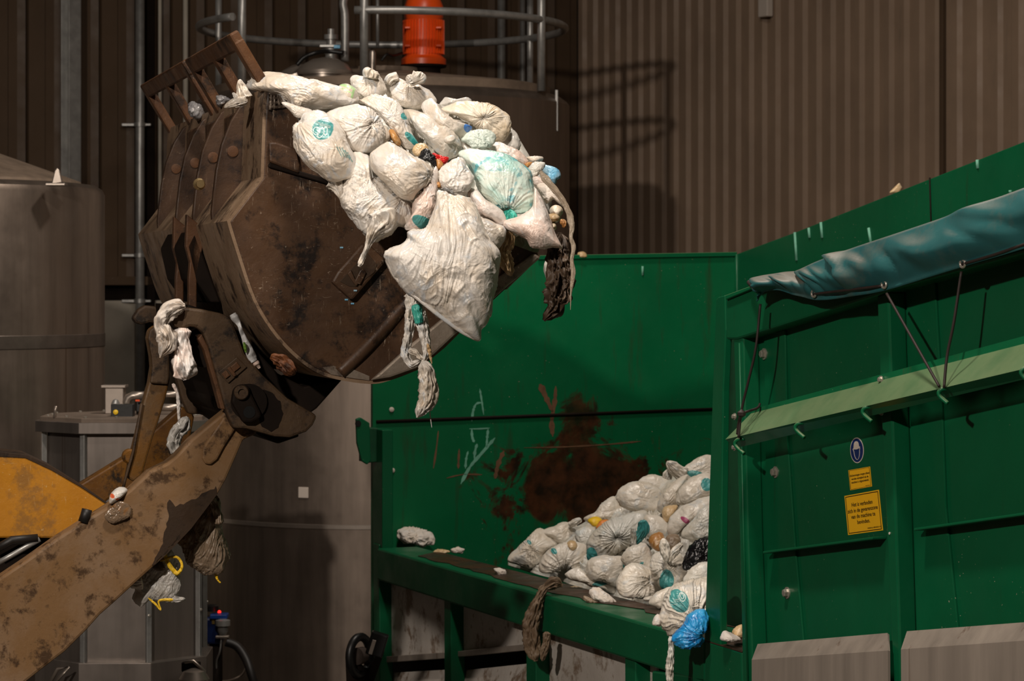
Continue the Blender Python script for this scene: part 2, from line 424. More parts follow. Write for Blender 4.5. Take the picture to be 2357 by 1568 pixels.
TEAL = (.015, .235, .235)
M = {}
M['bucket'] = worn_steel('bucket_steel', (.088, .046, .024), (.050, .025, .013), (.013, .008, .006), (.34, .26, .19), scr_amt=.75, rough=.46)
M['band'] = worn_steel('scuffed_band', (.26, .178, .115), (.18, .115, .07), (.04, .024, .015), (.36, .26, .18), scr_amt=.5, rough=.5, scale=3)
M['guard'] = worn_steel('guard_steel', (.115, .052, .022), (.070, .030, .013), (.025, .013, .007), (.30, .2, .13), scr_amt=.5, rough=.55, scale=4)
M['rib'] = worn_steel('rib_steel', (.060, .031, .016), (.034, .017, .009), (.014, .008, .006), (.3, .2, .12), scr_amt=.4, rough=.55, scale=4)
M['edge'] = worn_steel('worn_edge', (.30, .25, .20), (.20, .155, .12), (.05, .035, .025), (.6, .52, .44), scr_amt=.8, rough=.42, scale=4, metal=.3)
M['coupler'] = worn_steel('coupler_steel', (.082, .050, .027), (.050, .028, .014), (.014, .009, .006), (.25, .18, .12), scr_amt=.4, rough=.55, scale=3.5, scale_d=7)
M['dark'] = simple('dark_steel', (.010, .006, .004), .7, 0, .25, 6, .1, .12)
M['black'] = simple('black_plastic', (.006, .006, .006), .4)
M['arm'] = worn_steel('arm_mud', (.245, .160, .098), (.195, .105, .042), (.060, .030, .012), (.33, .22, .13), scr_amt=.25, rough=.6, scale=1.6, scale_d=9)
M['armdirt'] = worn_steel('arm_dark_mud', (.050, .028, .015), (.035, .020, .011), (.015, .009, .005), (.13, .09, .05), scr_amt=.3, rough=.6)
M['yellow'] = worn_steel('yellow_paint', (.52, .225, .020), (.43, .175, .014), (.30, .14, .03), (.60, .40, .17), scr_amt=.8, rough=.45, scale=2)
M['oldyellow'] = worn_steel('old_yellow', (.17, .070, .008), (.085, .034, .007), (.018, .010, .005), (.3, .2, .1), scr_amt=.4, rough=.5, scale=4)
GREEN = (.002, .090, .034)
M['green'] = paint('green_paint', GREEN, dirt=(.012, .05, .02))
M['greenlitdust'] = paint('green_lit_dusty', (.0025, .11, .040), lit_dust=((.24, .28, .15), .55))  # overhead light painted into the upward faces, along with dust
M['link'] = worn_steel('link_paint', (.105, .066, .034), (.15, .066, .012), (.022, .012, .006), (.3, .2, .1), scr_amt=.4, rough=.5, scale=3)
M['orange'] = simple('orange_paint', (.80, .085, .008), .35, 0, .12)
M['stainless'] = simple('stainless', (.42, .36, .31), .34, .75, .15, 3, .05)
M['tank'] = None
def stainless_tank(name, col, rough, metal):
    k = NB(name)
    v = k.noise(2.2, 5, .6, 0, k.mapped((3, 3, .25))); c = k.mix(k.ramp(v, .32, .7), tuple(q * .72 for q in col), tuple(q * 1.12 for q in col))
    s = k.noise(1.5, 4, .6, 0, k.mapped((7, 7, .12), (0, 0, .4))); c = k.mix(k.ramp(s, .66, .72, 0, .6), c, (.10, .055, .03))
    f = k.noise(30, 3, .5, 0, k.mapped((6, 6, .2)))
    return k.done(c, k.ramp(k.noise(3, 4), .3, .7, rough - .05, rough + .1), metal, k.bump(f, .04, .004), .5)
M['tank'] = stainless_tank('tank_steel', (.27, .215, .175), .38, .8)
M['tankroof'] = simple('dusty_roof', (.21, .155, .112), .7, .1)
M['cabinet'] = stainless_tank('cabinet_steel', (.25, .215, .19), .36, .7)
M['cabinettop'] = simple('dusty_top', (.19, .145, .112), .75, .05, .2)
M['galv'] = simple('galvanised', (.36, .355, .34), .42, .6, .2, 10)
M['concrete'] = simple('concrete', (.52, .47, .39), .85, 0, .12, 3)
M['sheet'] = stainless_tank('grey_sheet', (.30, .255, .215), .5, .15)
M['sheetdirty'] = worn_steel('dirty_sheet', (.60, .55, .50), (.50, .45, .40), (.24, .17, .12), (.5, .46, .4), scr_amt=.4, rough=.5, scale=2, stretch=(1, 1, 1))
M['bolt'] = simple('zinc_bolt', (.50, .46, .40), .35, .7, .1, 20)
M['brass'] = simple('brass_fitting', (.35, .25, .12), .35, .8)
M['stick_y'] = simple('sticker_yellow', (.95, .50, .012), .45, 0, .04, 3, 0)
M['stick_k'] = simple('print_black', (.012, .008, .006), .5, 0, 0, 3, 0)
M['stick_b'] = simple('sticker_blue', (.004, .022, .12), .4, 0, .05, 3, 0)
M['stick_w'] = simple('sticker_white', (.62, .54, .47), .5, 0, .05, 3, 0)
M['rubber'] = simple('rubber', (.012, .010, .009), .5)
M['cord'] = simple('cord', (.022, .012, .010), .6)
M['chalk'] = simple('chalk', (.16, .42, .30), .8, 0, .2, 9)
M['scratch'] = simple('rust_scratch', (.16, .075, .035), .7, 0, .3, 20)
k = NB('tarp_fabric')
c = k.mix(k.ramp(k.noise(2.5, 5), .3, .7), (.010, .075, .082), (.020, .110, .112)); c = k.mix(k.ramp(k.noise(3.4, 6, .7), .50, .72, 0, .75), c, (.10, .11, .09))
geo = k.n('ShaderNodeNewGeometry'); sep = k.n('ShaderNodeSeparateXYZ'); k.l(geo.outputs['Normal'], sep.inputs[0])
c = k.mix(k.ramp(sep.outputs[2], .5, .95, 0, .6), c, (.20, .155, .115))
M['tarp'] = k.done(c, .5, 0, k.bump(k.noise(9, 5), .25, .01), .4)
M['film'] = film('white_film'); M['film2'] = film('cream_film', (.80, .72, .60), (.72, .56, .36), (.74, .72, .68))
M['film3'] = film('heap_film', (.74, .69, .61), (.60, .51, .39), (.52, .56, .58), amt=.6)
M['film4'] = film('heap_film_grey', (.66, .65, .60), (.56, .50, .40), (.48, .55, .56), amt=.65)
M['pink'] = film('pinkish_film', (.80, .74, .69), (.76, .54, .44), (.70, .70, .70), amt=.7)
M['tealfilm'] = film('teal_film', (.42, .70, .64), (.74, .80, .72), (.05, .45, .55), rough=.2, amt=.95)
M['tealknot'] = film('teal_knot', (.03, .42, .33), (.10, .52, .42), (.02, .3, .3), rough=.25, spots=False)
M['mint'] = film('mint_film', (.70, .77, .70), (.60, .68, .60), (.55, .70, .64), amt=.6)
M['blue'] = film('blue_film', (.010, .24, .62), (.05, .42, .80), (.005, .12, .40), rough=.22, spots=False, amt=.8)
M['lightblue'] = film('pale_blue_film', (.16, .48, .72), (.45, .62, .72), (.05, .30, .60), spots=False, amt=.8)
M['blackfilm'] = film('black_film', (.006, .006, .007), (.012, .012, .013), (.02, .02, .022), rough=.2, spots=False)
M['clear'] = film('clear_film', (.50, .47, .43), (.62, .60, .56), (.38, .38, .37), rough=.18, amt=.8)
M['greyfilm'] = film('grey_film', (.17, .165, .17), (.30, .29, .28), (.10, .10, .12), rough=.18, amt=.8)
M['ribbon'] = film('ribbon_film', (.40, .33, .25), (.30, .23, .16), (.46, .42, .36), rough=.2, amt=.8)
M['grimy'] = film('grimy_film', (.30, .22, .15), (.17, .115, .07), (.42, .36, .29), amt=.9, rough=.42)
M['rag'] = film('dirty_rag', (.095, .060, .036), (.055, .033, .019), (.17, .12, .08), amt=.9, rough=.5, spots=False)
M['tan'] = film('tan_film', (.66, .48, .27), (.55, .36, .18), (.74, .62, .45), amt=.7)
M['tanrag'] = film('tan_rag', (.22, .15, .09), (.15, .095, .055), (.30, .22, .15), amt=.8, rough=.55, spots=False)
M['red'] = simple('red_film', (.55, .012, .010), .35)
M['yel'] = simple('yellow_bit', (.80, .52, .02), .45)
M['org'] = simple('orange_bit', (.70, .24, .05), .45)
M['amber'] = film('amber_film', (.50, .24, .07), (.34, .14, .04), (.70, .50, .28), amt=.8)
M['magenta'] = simple('magenta_bit', (.45, .02, .16), .5)
M['paper'] = film('paper_white', (.68, .62, .56), (.70, .58, .46), (.66, .66, .66), amt=.6, rough=.6)
M['wood'] = worn_steel('brown_peel', (.17, .062, .022), (.09, .03, .012), (.03, .012, .006), (.35, .2, .1), scr_amt=.4, scale=9)
M['bottle'] = simple('bottle_white', (.50, .50, .50), .3, 0, .06)
M['cap'] = simple('bottle_cap', (.62, .47, .40), .5)
M['net'] = film('net_bag', (.72, .66, .60), (.75, .22, .06), (.72, .70, .66), amt=1.0)
# ------------------------------------------------------------------ the hall
def struct(o, label=None):
    o['kind'] = 'structure'
    return o
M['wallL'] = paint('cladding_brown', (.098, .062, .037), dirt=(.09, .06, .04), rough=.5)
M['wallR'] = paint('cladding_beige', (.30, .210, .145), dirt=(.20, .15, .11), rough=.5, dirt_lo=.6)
M['floor'] = simple('floor_concrete', (.10, .085, .07), .7, 0, .3, 1.2)
M['ceil'] = simple('ceiling_sheet', (.12, .10, .08), .7)
corner = Vector((.76, 31.0, 0)); dR = Vector((.53, -.848, 0)); dL = Vector((-.848, -.53, 0))
WALLR = Plane((-.848, -.53, 0), corner); WALLL = Plane((.53, -.848, 0), corner)
def cladding(name, start, d, nrm, L, prof, z0, z1, mat):
    """profiled sheet: prof is a list of (s, depth) repeated along the wall"""
    pitch = prof[-1][0]; pts = []
    s = 0
    while s < L:
        for a, h in prof[:-1]: pts.append((s + a, h))
        s += pitch
    v = []
    for z in (z0, z1):
        for a, h in pts: q = start + d * a + nrm * h; v.append((q.x, q.y, z))
    n = len(pts); f = [(i, i + 1, n + i + 1, n + i) for i in range(n - 1)]
    o = link(name, mesh_from(v, f), mat)
    m = o.modifiers.new('Solidify', 'SOLIDIFY'); m.thickness = .004
    return struct(o)
nR = Vector((-.848, -.53, 0)); nL = Vector((.53, -.848, 0))
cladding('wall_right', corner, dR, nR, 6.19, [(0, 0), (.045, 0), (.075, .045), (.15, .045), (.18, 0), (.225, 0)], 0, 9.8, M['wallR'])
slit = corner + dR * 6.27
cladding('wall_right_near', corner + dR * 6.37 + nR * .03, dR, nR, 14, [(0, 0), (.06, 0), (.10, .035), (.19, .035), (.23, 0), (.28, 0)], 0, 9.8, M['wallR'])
struct(box('slit_shade', corner + dR * 6.28 - nR * .02 + Vector((0, 0, 4.5)), (.24, .03, 9), M['dark'], rotz=math.atan2(dR.y, dR.x)))  # dark strip painting in the shade of the slit between the sheets
struct(box('trim_2', corner + dR * 6.32 + nR * .03 + Vector((0, 0, 4.5)), (.05, .05, 9), M['wallL'], rotz=math.atan2(dR.y, dR.x)))
zsill = WALLL.hit(290, 640).z; zgap = WALLL.hit(290, 692).z
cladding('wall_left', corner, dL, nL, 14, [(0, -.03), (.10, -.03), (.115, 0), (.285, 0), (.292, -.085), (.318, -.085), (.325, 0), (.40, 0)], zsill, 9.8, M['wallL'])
rotL = math.atan2(dL.y, dL.x)
struct(box('trim_3', corner + dL * 7 + nL * .03 + Vector((0, 0, zsill - .03)), (14, .16, .09), M['wallL'], rotz=rotL))
struct(box('wall_left_gap', corner + dL * 7 - nL * .12 + Vector((0, 0, (zsill + zgap) / 2)), (14, .1, zsill - zgap + .06), M['dark'], rotz=rotL))
struct(box('wall_left_plinth', corner + dL * 7 - nL * .02 + Vector((0, 0, zgap / 2)), (14, .12, zgap), M['concrete'], rotz=rotL))
struct(link('floor', mesh_from([(-16, -6, 0), (16, -6, 0), (16, 34, 0), (-16, 34, 0)], [(0, 1, 2, 3)]), M['floor'])).modifiers.new('Solidify', 'SOLIDIFY').thickness = .2
o = struct(link('ceiling', mesh_from([(-16, -6, 9.8), (16, -6, 9.8), (16, 34, 9.8), (-16, 34, 9.8)], [(3, 2, 1, 0)]), M['ceil'])); o.modifiers.new('Solidify', 'SOLIDIFY').thickness = .2
# fittings on the walls
def wallpipe(px, r, z0, z1, name, label, mat, off=.16, bracket=()):
    b = WALLL.hit(px, 300, off)
    t = empty(name, (b.x, b.y, z0), label, 'pipe')
    pipe('pipe_run', [(b.x, b.y, z0), (b.x, b.y, z1)], r, mat, t, 20)
    for py in bracket:
        zb = WALLL.hit(px, py, off).z
        k = lathe('pipe_clamp', [(r * 1.0, -.02), (r * 1.35, -.02), (r * 1.35, .02), (r * 1.0, .02)], (b.x, b.y, zb), M['galv'], t, 20)
        box('clamp_foot', (b.x - .11, b.y + .02, zb), (.16, .03, .03), M['galv'], k)
        box('clamp_lug', (b.x + .085, b.y, zb), (.06, .03, .025), M['galv'], k)
    return t
wallpipe(322, .047, 0, 9, 'downpipe', 'galvanised pipe with clamps running down the left wall behind the bucket', M['galv'], bracket=(287, 588, 693))
wallpipe(368, .018, zsill, 9, 'conduit', 'thin pale conduit on the wall just right of the galvanised pipe', M['concrete'], .08)
wallpipe(427, .026, zsill, 9, 'conduit', 'thicker pale conduit on the wall, second right of the galvanised pipe', M['concrete'], .08)
wallpipe(1154, .045, 0, 9, 'conduit', 'dim bluish pipe on the wall right of the orange motor', M['galv'], .1)
wallpipe(1203, .030, 0, 9, 'conduit', 'dim thin pipe on the wall behind the right railing posts', M['galv'], .1)
b = WALLL.hit(343, 300, .05); tag(box('cable_trunking', (b.x, b.y, 5.5), (.09, .12, 7), M['dark'], None, .004, rotL), 'dark vertical trunking on the wall beside the galvanised pipe', 'trunking')
b = WALLL.hit(172, 300, .30)
t = empty('steel_column', (b.x, b.y, 0), 'grey steel column standing before the left wall above the round tank', 'column')
box('flange', (b.x, b.y, 4.5), (.13, .016, 9), M['galv'], t, .002, rotL); box('flange', (b.x - nL.x * .2, b.y - nL.y * .2, 4.5), (.13, .016, 9), M['galv'], t, .002, rotL)
box('web', (b.x - nL.x * .1, b.y - nL.y * .1, 4.5), (.012, .19, 9), M['galv'], t, .002, rotL)
b = WALLR.hit(1762, 18, .10)
t = empty('wall_box', b, 'small white junction box high on the corrugated right wall', 'box')
box('housing', b, (.16, .08, .19), M['stick_w'], t, .012, math.atan2(dR.y, dR.x)); pipe('cable', [b + Vector((.1, 0, -.02)), b + Vector((.15, .02, .05)), b + Vector((.16, .02, .4))], .008, M['rubber'], t, 8, 4)

# ------------------------------------------------------------------ left tank
TL = Vector((-4.46, 20.2, 0)); RL = 1.40
def zr(py, Y): return CAMZ - (py - HY) / F * Y
t = empty('storage_tank', TL, 'round steel tank with conical roof at the left edge, lug on its rim', 'tank')
zk = zr(430, 20.2)
lathe('shell', [(RL, 0), (RL, zk - .06), (RL - .02, zk - .02), (RL - .07, zk + .01), (RL - .15, zk + .02)], TL, M['tank'], t, 128)
lathe('roof', [(RL - .16, zk + .005), (RL - .18, zk + .04), (.12, zk + .43), (.1, zk + .5)], TL, M['tankroof'], t, 128)
lathe('weld_band', [(RL + .002, zr(790, 19) - .05), (RL + .005, zr(790, 19) - .045), (RL + .005, zr(790, 19) + .045), (RL + .002, zr(790, 19) + .05)], TL, simple('band', (.16, .13, .11), .4, .6), t, 128)
p = P(132, 412, 19.25)
lg = extrude_pts('lifting_lug', [P(118, 425, 19.25), P(126, 392, 19.25), P(131, 386, 19.25), P(137, 392, 19.25), P(143, 420, 19.25)], (0, .03, 0), M['stainless'], t, .006)
box('pad', P(130, 425, 19.25), (.14, .12, .02), M['stainless'], lg)

# ------------------------------------------------------------------ big tank behind the bucket
TB = Vector((-1.15, 24.0, 0)); RB = 1.66
t = empty('storage_tank', TB, 'large steel tank with railing and orange motor on top, behind the bucket', 'tank')
zs = zr(238, 24)
lathe('shell', [(RB, 0), (RB, zs - .03), (RB - .02, zs), (RB - .09, zs + .05), (RB - .16, zs + .06)], TB, M['tank'], t, 160)
lathe('roof', [(RB - .17, zs + .04), (RB - .17, zs + .13), (RB - .24, zs + .14), (RB - .26, zs + .15), (.35, zs + .27), (.34, zs + .31)], TB, M['tankroof'], t, 128)
zw = zr(1213, 22.4)
lathe('weld_band', [(RB + .001, zw - .02), (RB + .005, zw - .016), (RB + .005, zw + .016), (RB + .001, zw + .02)], TB, M['stainless'], t, 128)
RR = 1.62; z1 = zr(66, 24)
def ring(name, z, a0, a1, r=.034):
    pts = [(TB.x + RR * math.cos(a0 + (a1 - a0) * i / 80), TB.y + RR * math.sin(a0 + (a1 - a0) * i / 80), z) for i in range(81)]
    return pipe(name, pts, r, M['galv'], t, 12)
aL = math.atan2(-math.sqrt(RR ** 2 - 1.22 ** 2), -1.22); aR = math.atan2(-math.sqrt(RR ** 2 - .155 ** 2), -.155)
ring('railing_bar', z1, aR, aL + 2 * math.pi); ring('railing_bar', z1 + .50, aR, aL + 2 * math.pi)
for px, back in ((503, 1), (557, 0), (838, 0), (1220, 1), (1246, 0)):
    x = (px - CX) / F
    for it in range(4):
        yy = TB.y + (1 if back else -1) * math.sqrt(max(RR ** 2 - (x * (TB.y + (1 if back else -1)) - TB.x) ** 2, .01)); xx = x * yy
    zb = zs + .05 + (.02 if px in (838,) else 0)
    pipe('railing_post', [(xx, yy, zb), (xx, yy, z1 + .53)], .036 if not back else .03, M['galv'], t, 14)
# agitator motor
mb = Vector(((975 - CX) / F * 24, 24.0, 0)); zm = zr(150, 24)
mt = lathe('agitator_motor', [(.20, zm), (.20, zm + .05), (.165, zm + .08), (.165, zm + .40), (.175, zm + .42), (.175, zm + .52), (.15, zm + .58), (.08, zm + .60), (.16, zm + .605), (.16, zm + .75)], mb, M['orange'], t, 48)
mt['label'] = 'orange motor'
bm = bmesh.new()
for i in range(40):
    a = 2 * math.pi * i / 40
    mtx = Matrix.Translation(mb + Vector((.172 * math.cos(a), .172 * math.sin(a), zm + .245))) @ Matrix.Rotation(a, 4, 'Z') @ Matrix.Diagonal((.028, .006, .30, 1))
    bmesh.ops.create_cube(bm, size=1, matrix=mtx)
me = bpy.data.meshes.new('m'); bm.to_mesh(me); link('cooling_fins', me, M['orange'], mt)
for sx in (-.16, .16):
    for zz in (.16, .32): box('terminal_rib', mb + Vector((sx * .86, -.13, zm + zz)), (.05, .05, .02), M['orange'], mt)
lathe('gearbox_flange', [(.15, zs + .20), (.15, zm - .03), (.20, zm - .02), (.205, zm)], mb, M['dark'], t, 32)
# manhole, valve and stand pipes
mh = Vector(((748 - CX) / F * 22.8, 22.8, zr(168, 22.8)))
lid = lathe('manhole_lid', [(.235, -.01), (.235, .015), (.19, .07), (.11, .115), (.03, .13), (.0005, .132)], mh, M['stainless'], t, 48, axis=(.05, -.12, 1))
lathe('manhole_neck', [(.20, -.28), (.20, -.02), (.23, -.02), (.23, 0)], mh, M['stainless'], t, 48)
lathe('manhole_lid', [(.20, -.04), (.20, .0), (.14, .06), (.02, .09)], mh + Vector((-.28, .5, .02)), M['stainless'], t, 32, axis=(-.3, 0, 1))
pipe('clamp_lever', [P(683, 150, 23.0), P(700, 132, 23.0), P(725, 122, 23.0), P(755, 118, 23.1), P(790, 122, 23.1)], .018, M['black'], t, 10, 5)
v = lathe('relief_valve', [(.05, -.16), (.05, -.08), (.085, -.06), (.085, -.03), (.04, -.02), (.04, .05), (.06, .05), (.06, .09), (.03, .09), (.03, .14)], P(762, 104, 23.4), M['galv'], t, 24)
box('blue_tag', P(776, 108, 23.3), (.055, .05, .03), M['lightblue'], v); box('valve_arm', P(757, 106, 23.3), (.16, .04, .025), M['galv'], v)
pipe('stand_pipe', [P(794, 142, 23.6), P(794, 40, 23.6), P(790, 5, 23.6), P(803, -40, 23.6)], .036, M['galv'], t, 16, 5)
pipe('stand_pipe', [P(869, 108, 24.6), P(869, -30, 24.6)], .016, M['galv'], t, 12)
lathe('vent_stub', [(.030, -.20), (.030, 0), (.02, .02), (.005, .025)], P(857, 122, 23), M['stainless'], t, 20)
pipe('cable', [P(925, 122, 23.9), P(905, 128, 23.7), P(890, 125, 23.6), P(878, 140, 23.6)], .012, M['rubber'], t, 8, 5)
b = P(1281, 255, 23.4)
box('rim_bracket', b, (.028, .05, .36), M['galv'], t, .006)
sb = P(681, 1137, 22.3); n0 = (Vector((sb.x, sb.y, 0)) - Vector((TB.x, TB.y, 0))).normalized()
o = box('name_plate', Vector((TB.x, TB.y, sb.z)) + n0 * (RB + .006), (.09, .012, .09), M['stick_w'], t, .004, math.atan2(n0.y, n0.x) + math.pi / 2)

# ------------------------------------------------------------------ octagonal cabinet
cabc = Vector(((288 - CX) / F * 18.6, 18.6, 0)); zc = zr(974, 18.0)
def octagon(r, rot=22.5): return [(r * math.cos(math.radians(rot + 45 * i)), r * math.sin(math.radians(rot + 45 * i))) for i in range(8)]
RO = .63; rotc = 22.5 + 1.5
t = empty('machine_cabinet', cabc, 'octagonal stainless cabinet with flat lid behind the loader arm', 'cabinet')
def octa(name, r, z0, z1, mat, parent, bev=.004):
    return extrude_pts(name, [cabc + Vector((x, y, z0)) for x, y in octagon(r, rotc)], (0, 0, z1 - z0), mat, parent, bev)
octa('lid_rim', RO, zc - .075, zc, M['cabinet'], t); octa('lid_top', RO - .035, zc - .01, zc + .028, M['cabinettop'], t)
octa('body', RO - .085, .12, zc - .07, M['cabinet'], t, .003)
octa('plinth', RO + .0, .0, zr(1528, 18), M['cabinet'], t)
for x, y in octagon(RO - .062, rotc):
    pt = box('corner_post', cabc + Vector((x, y, (.12 + zc - .07) / 2)), (.035, .035, zc - .19), M['galv'], t, .003, math.atan2(y, x))
    for zz in (.35, .85, 1.35):
        o = Vector((x, y, 0)).normalized()
        lathe('screw', [(.011, 0), (.011, .006), (.005, .009)], cabc + Vector((x, y, zz)) + o * .018, M['bolt'], pt, 10, axis=o)
for i, (x, y) in enumerate(octagon(RO - .09, rotc)):
    for q in (.0, .5):
        x2, y2 = octagon(RO - .09, rotc)[(i + 1) % 8]
        lathe('lid_bolt', [(.012, .02), (.012, .036), (.006, .04)], cabc + Vector((x * (1 - q) + x2 * q, y * (1 - q) + y2 * q, zc)), M['bolt'], t, 8)
pipe('toggle_catch', [P(126, 962, 18.25), P(127, 945, 18.25), P(129, 935, 18.25)], .010, M['stainless'], t, 10)
cb = box('control_box', P(283, 947, 18.35), (.15, .10, .10), M['black'], t, .004)
lathe('yellow_button', [(.017, 0), (.017, .01), (.008, .014)], P(269, 948, 18.35) + Vector((0, -.05, 0)), M['yel'], cb, 20, axis=(0, -1, 0))
zlid = zc + .028
mbx = box('junction_box', (P(266, 910, 18.75).x, 18.75, zlid + .09), (.13, .13, .18), M['stainless'], t, .006)
box('box_cover', (P(264, 900, 18.75).x, 18.75, zlid + .19), (.17, .15, .02), M['stainless'], mbx, .004)
lathe('dome_lamp', [(.03, 0), (.03, .03), (.018, .055), (.001, .062)], (P(266, 930, 18.5).x, 18.5, zlid + .05), M['galv'], t, 24)
xx = P(292, 930, 18.6).x
pipe('elbow_pipe', [(xx, 18.6, zlid), (xx, 18.6, zlid + .09), (xx + .012, 18.6, zlid + .115), (xx + .04, 18.6, zlid + .13), (xx + .14, 18.6, zlid + .13)], .030, M['stainless'], t, 16)
fl = lathe('pipe_flange', [(.085, -.02), (.085, .02)], (xx + .15, 18.6, zlid + .10), simple('flange_grey', (.22, .23, .27), .4, .5), t, 32, axis=(1, 0, 0))
box('orange_tag', (xx + .085, 18.52, zlid + .10), (.03, .006, .013), M['orange'], t, .001)
box('motor_block', (xx + .09, 18.64, zlid + .07), (.05, .1, .13), M['black'], t, .006)
pipe('pipe_run', [(xx + .16, 18.6, zlid + .14), (xx + .42, 18.6, zlid + .14)], .022, M['stainless'], t, 14)
pipe('pipe_run', [(xx + .16, 18.6, zlid + .05), (xx + .42, 18.6, zlid + .05)], .026, M['stainless'], t, 14)
lathe('pump_head', [(.07, -.05), (.07, .05)], (xx + .44, 18.6, zlid + .085), M['stainless'], t, 24, axis=(1, 0, 0))
box('pump_bracket', (xx + .5, 18.6, zlid + .07), (.05, .16, .14), M['galv'], t)
h = pipe('lid_handle', [P(118, 1568, 17.9), P(133, 1541, 17.9), P(160, 1535, 17.9), P(130, 1568, 17.9)], .012, M['stainless'], t, 8)

# ------------------------------------------------------------------ dosing pump with red lamp, and valve wheel
Yp = 20.2
b = P(497, 1440, Yp)
t = empty('dosing_pump', (b.x, b.y, 0), 'dark blue pump with red indicator light standing before the big tank', 'pump')
box('pump_stand', (b.x, b.y, .17), (.26, .26, .34), M['dark'], t)
pipe('stand_pole', [(b.x, b.y, .3), (b.x, b.y, P(0, 1478, Yp).z)], .05, M['dark'], t)
bd = box('pump_body', P(492, 1450, Yp), (.15, .16, .20), simple('pump_blue', (.004, .013, .065), .35), t, .02)
box('display_panel', P(505, 1418, Yp - .04), (.13, .13, .035), simple('panel_blue', (.012, .05, .24), .3), bd, .008)
box('yellow_label', P(491, 1429, Yp - .085), (.022, .004, .05), simple('dull_label', (.16, .10, .02), .5), bd, .001)
lathe('knob', [(.05, 0), (.05, .04), (.03, .05)], P(488, 1407, Yp), M['black'], bd, 24)
lt = lathe('indicator_light', [(.012, 0), (.012, .012), (.005, .018)], P(505, 1411, Yp - .08), None, bd, 16)
em = NB('red_lamp'); em.b.inputs['Base Color'].default_value = (.8, .01, .01, 1); em.b.inputs['Emission Color'].default_value = (1, .015, .01, 1); em.b.inputs['Emission Strength'].default_value = 3.0
lt.data.materials.append(em.m)
lathe('pump_valve', [(.025, 0), (.04, .03), (.04, .07), (.055, .07), (.055, .11), (.02, .12)], P(513, 1462, Yp - .1), M['galv'], t, 20)
box('valve_clip', P(512, 1466, Yp - .1), (.10, .05, .02), M['stainless'], t)
pipe('hose', [P(520, 1478, Yp - .1), P(545, 1488, Yp - .1), P(565, 1515, Yp - .15), P(578, 1550, Yp - .2), P(590, 1600, Yp - .2), P(592, 1690, Yp - .2)], .033, M['rubber'], t, 16, 8)
pipe('cable', [P(510, 1465, Yp - .1), P(506, 1500, Yp - .1), P(498, 1530, Yp - .05), P(505, 1600, Yp)], .007, M['galv'], t, 8, 6)
pipe('cable', [P(567, 1535, Yp), P(555, 1555, Yp), P(530, 1566, Yp), P(500, 1570, Yp)], .008, M['cabinettop'], t, 8, 6)
b = P(440, 1590, 17.6)
t = empty('drain_valve', (b.x, b.y, 0), 'shiny pipe elbow and bracket low beside the octagonal cabinet', 'valve')
lathe('valve_body', [(.09, -.28), (.10, .02), (.07, .07), (.02, .09)], P(447, 1570, 17.6), M['stainless'], t, 32)
box('bracket', P(440, 1535, 17.65), (.12, .06, .06), M['dark'], t); pipe('handle_bar', [P(425, 1525, 17.6), P(445, 1522, 17.6), P(470, 1545, 17.6), P(478, 1600, 17.6)], .012, M['stainless'], t, 8)
box('foot', (b.x, b.y, .08), (.3, .3, .16), M['dark'], t)
b = P(842, 1560, 18.6)
t = empty('valve_handwheel', (b.x, b.y, 0), 'dark handwheel and switch box at the foot of the green hopper', 'valve')
ring_pts = [P(828, 1510, 18.6) + Vector((.11 * math.cos(a) * .6, .08 * math.cos(a), .13 * math.sin(a))) for a in [2 * math.pi * i / 32 for i in range(32)]]
pipe('wheel_rim', ring_pts, .03, M['black'], t, 10, 0, True); pipe('spindle', [P(828, 1510, 18.6), P(850, 1530, 18.6)], .02, M['dark'], t)
lathe('hub', [(.06, -.03), (.06, .03)], P(828, 1510, 18.6), simple('hub', (.08, .06, .05), .5), t, 20, axis=(-.6, -.8, 0))
sw = box('switch_box', P(868, 1483, 18.5), (.12, .10, .16), M['black'], t, .01, 0, Matrix.Rotation(.3, 3, 'Y'))
box('label_plate', P(857, 1490, 18.43), (.025, .01, .10), M['stick_w'], sw, .001, 0, Matrix.Rotation(.3, 3, 'Y'))
extrude_pts('support', [P(795, 1520, 18.6), P(815, 1518, 18.6), P(845, 1545, 18.6), P(870, 1500, 18.6), P(885, 1500, 18.6), P(850, 1600, 18.6), P(820, 1650, 18.6), P(800, 1650, 18.6)], (0, .08, 0), M['dark'], t)
box('base_leg', (b.x, b.y + .1, .12), (.2, .12, .24), M['dark'], t)

# ------------------------------------------------------------------ wheel loader
wv = Vector((-.258, .966, 0)).normalized(); hv = Vector((.966, .258, 0)).normalized()
BP = Plane(wv, P(800, 550, 13.0)); WB = 3.41
def BPt(px, py, t=0.0, off=0.0): return BP.hit(px, py) + wv * (t * WB + off)   # near-plate outline, moved along the bucket width
LD = empty('wheel_loader', (-2.2, 14.4, 0), 'dirty yellow wheel loader lifting its rust-brown bucket full of bags', 'loader')
BK = empty('bucket', (-1.2, 14.4, 3), parent=LD); BK['label'] = 'rust-brown scratched bucket'
arc = [tuple(q) for q in catmull([(530, 510), (555, 590), (590, 690), (640, 770), (700, 830), (760, 862), (850, 877), (900, 868), (960, 845)], 5)]
side_top = [(1240, 585), (1120, 540), (960, 470), (820, 400), (740, 340), (690, 270), (655, 222), (617, 204)]
outline = [(617, 204), (613, 240), (610, 330), (607, 410)] + arc + [(1020, 795), (1100, 715)] + side_top[:-1]
so = extrude_pts('side_plate', [BPt(*p) for p in outline], wv * .035, M['bucket'], BK, .006)
extrude_pts('side_plate', [BPt(x, y, 1.0, -.035) for x, y in outline], wv * .035, M['bucket'], BK, .006)
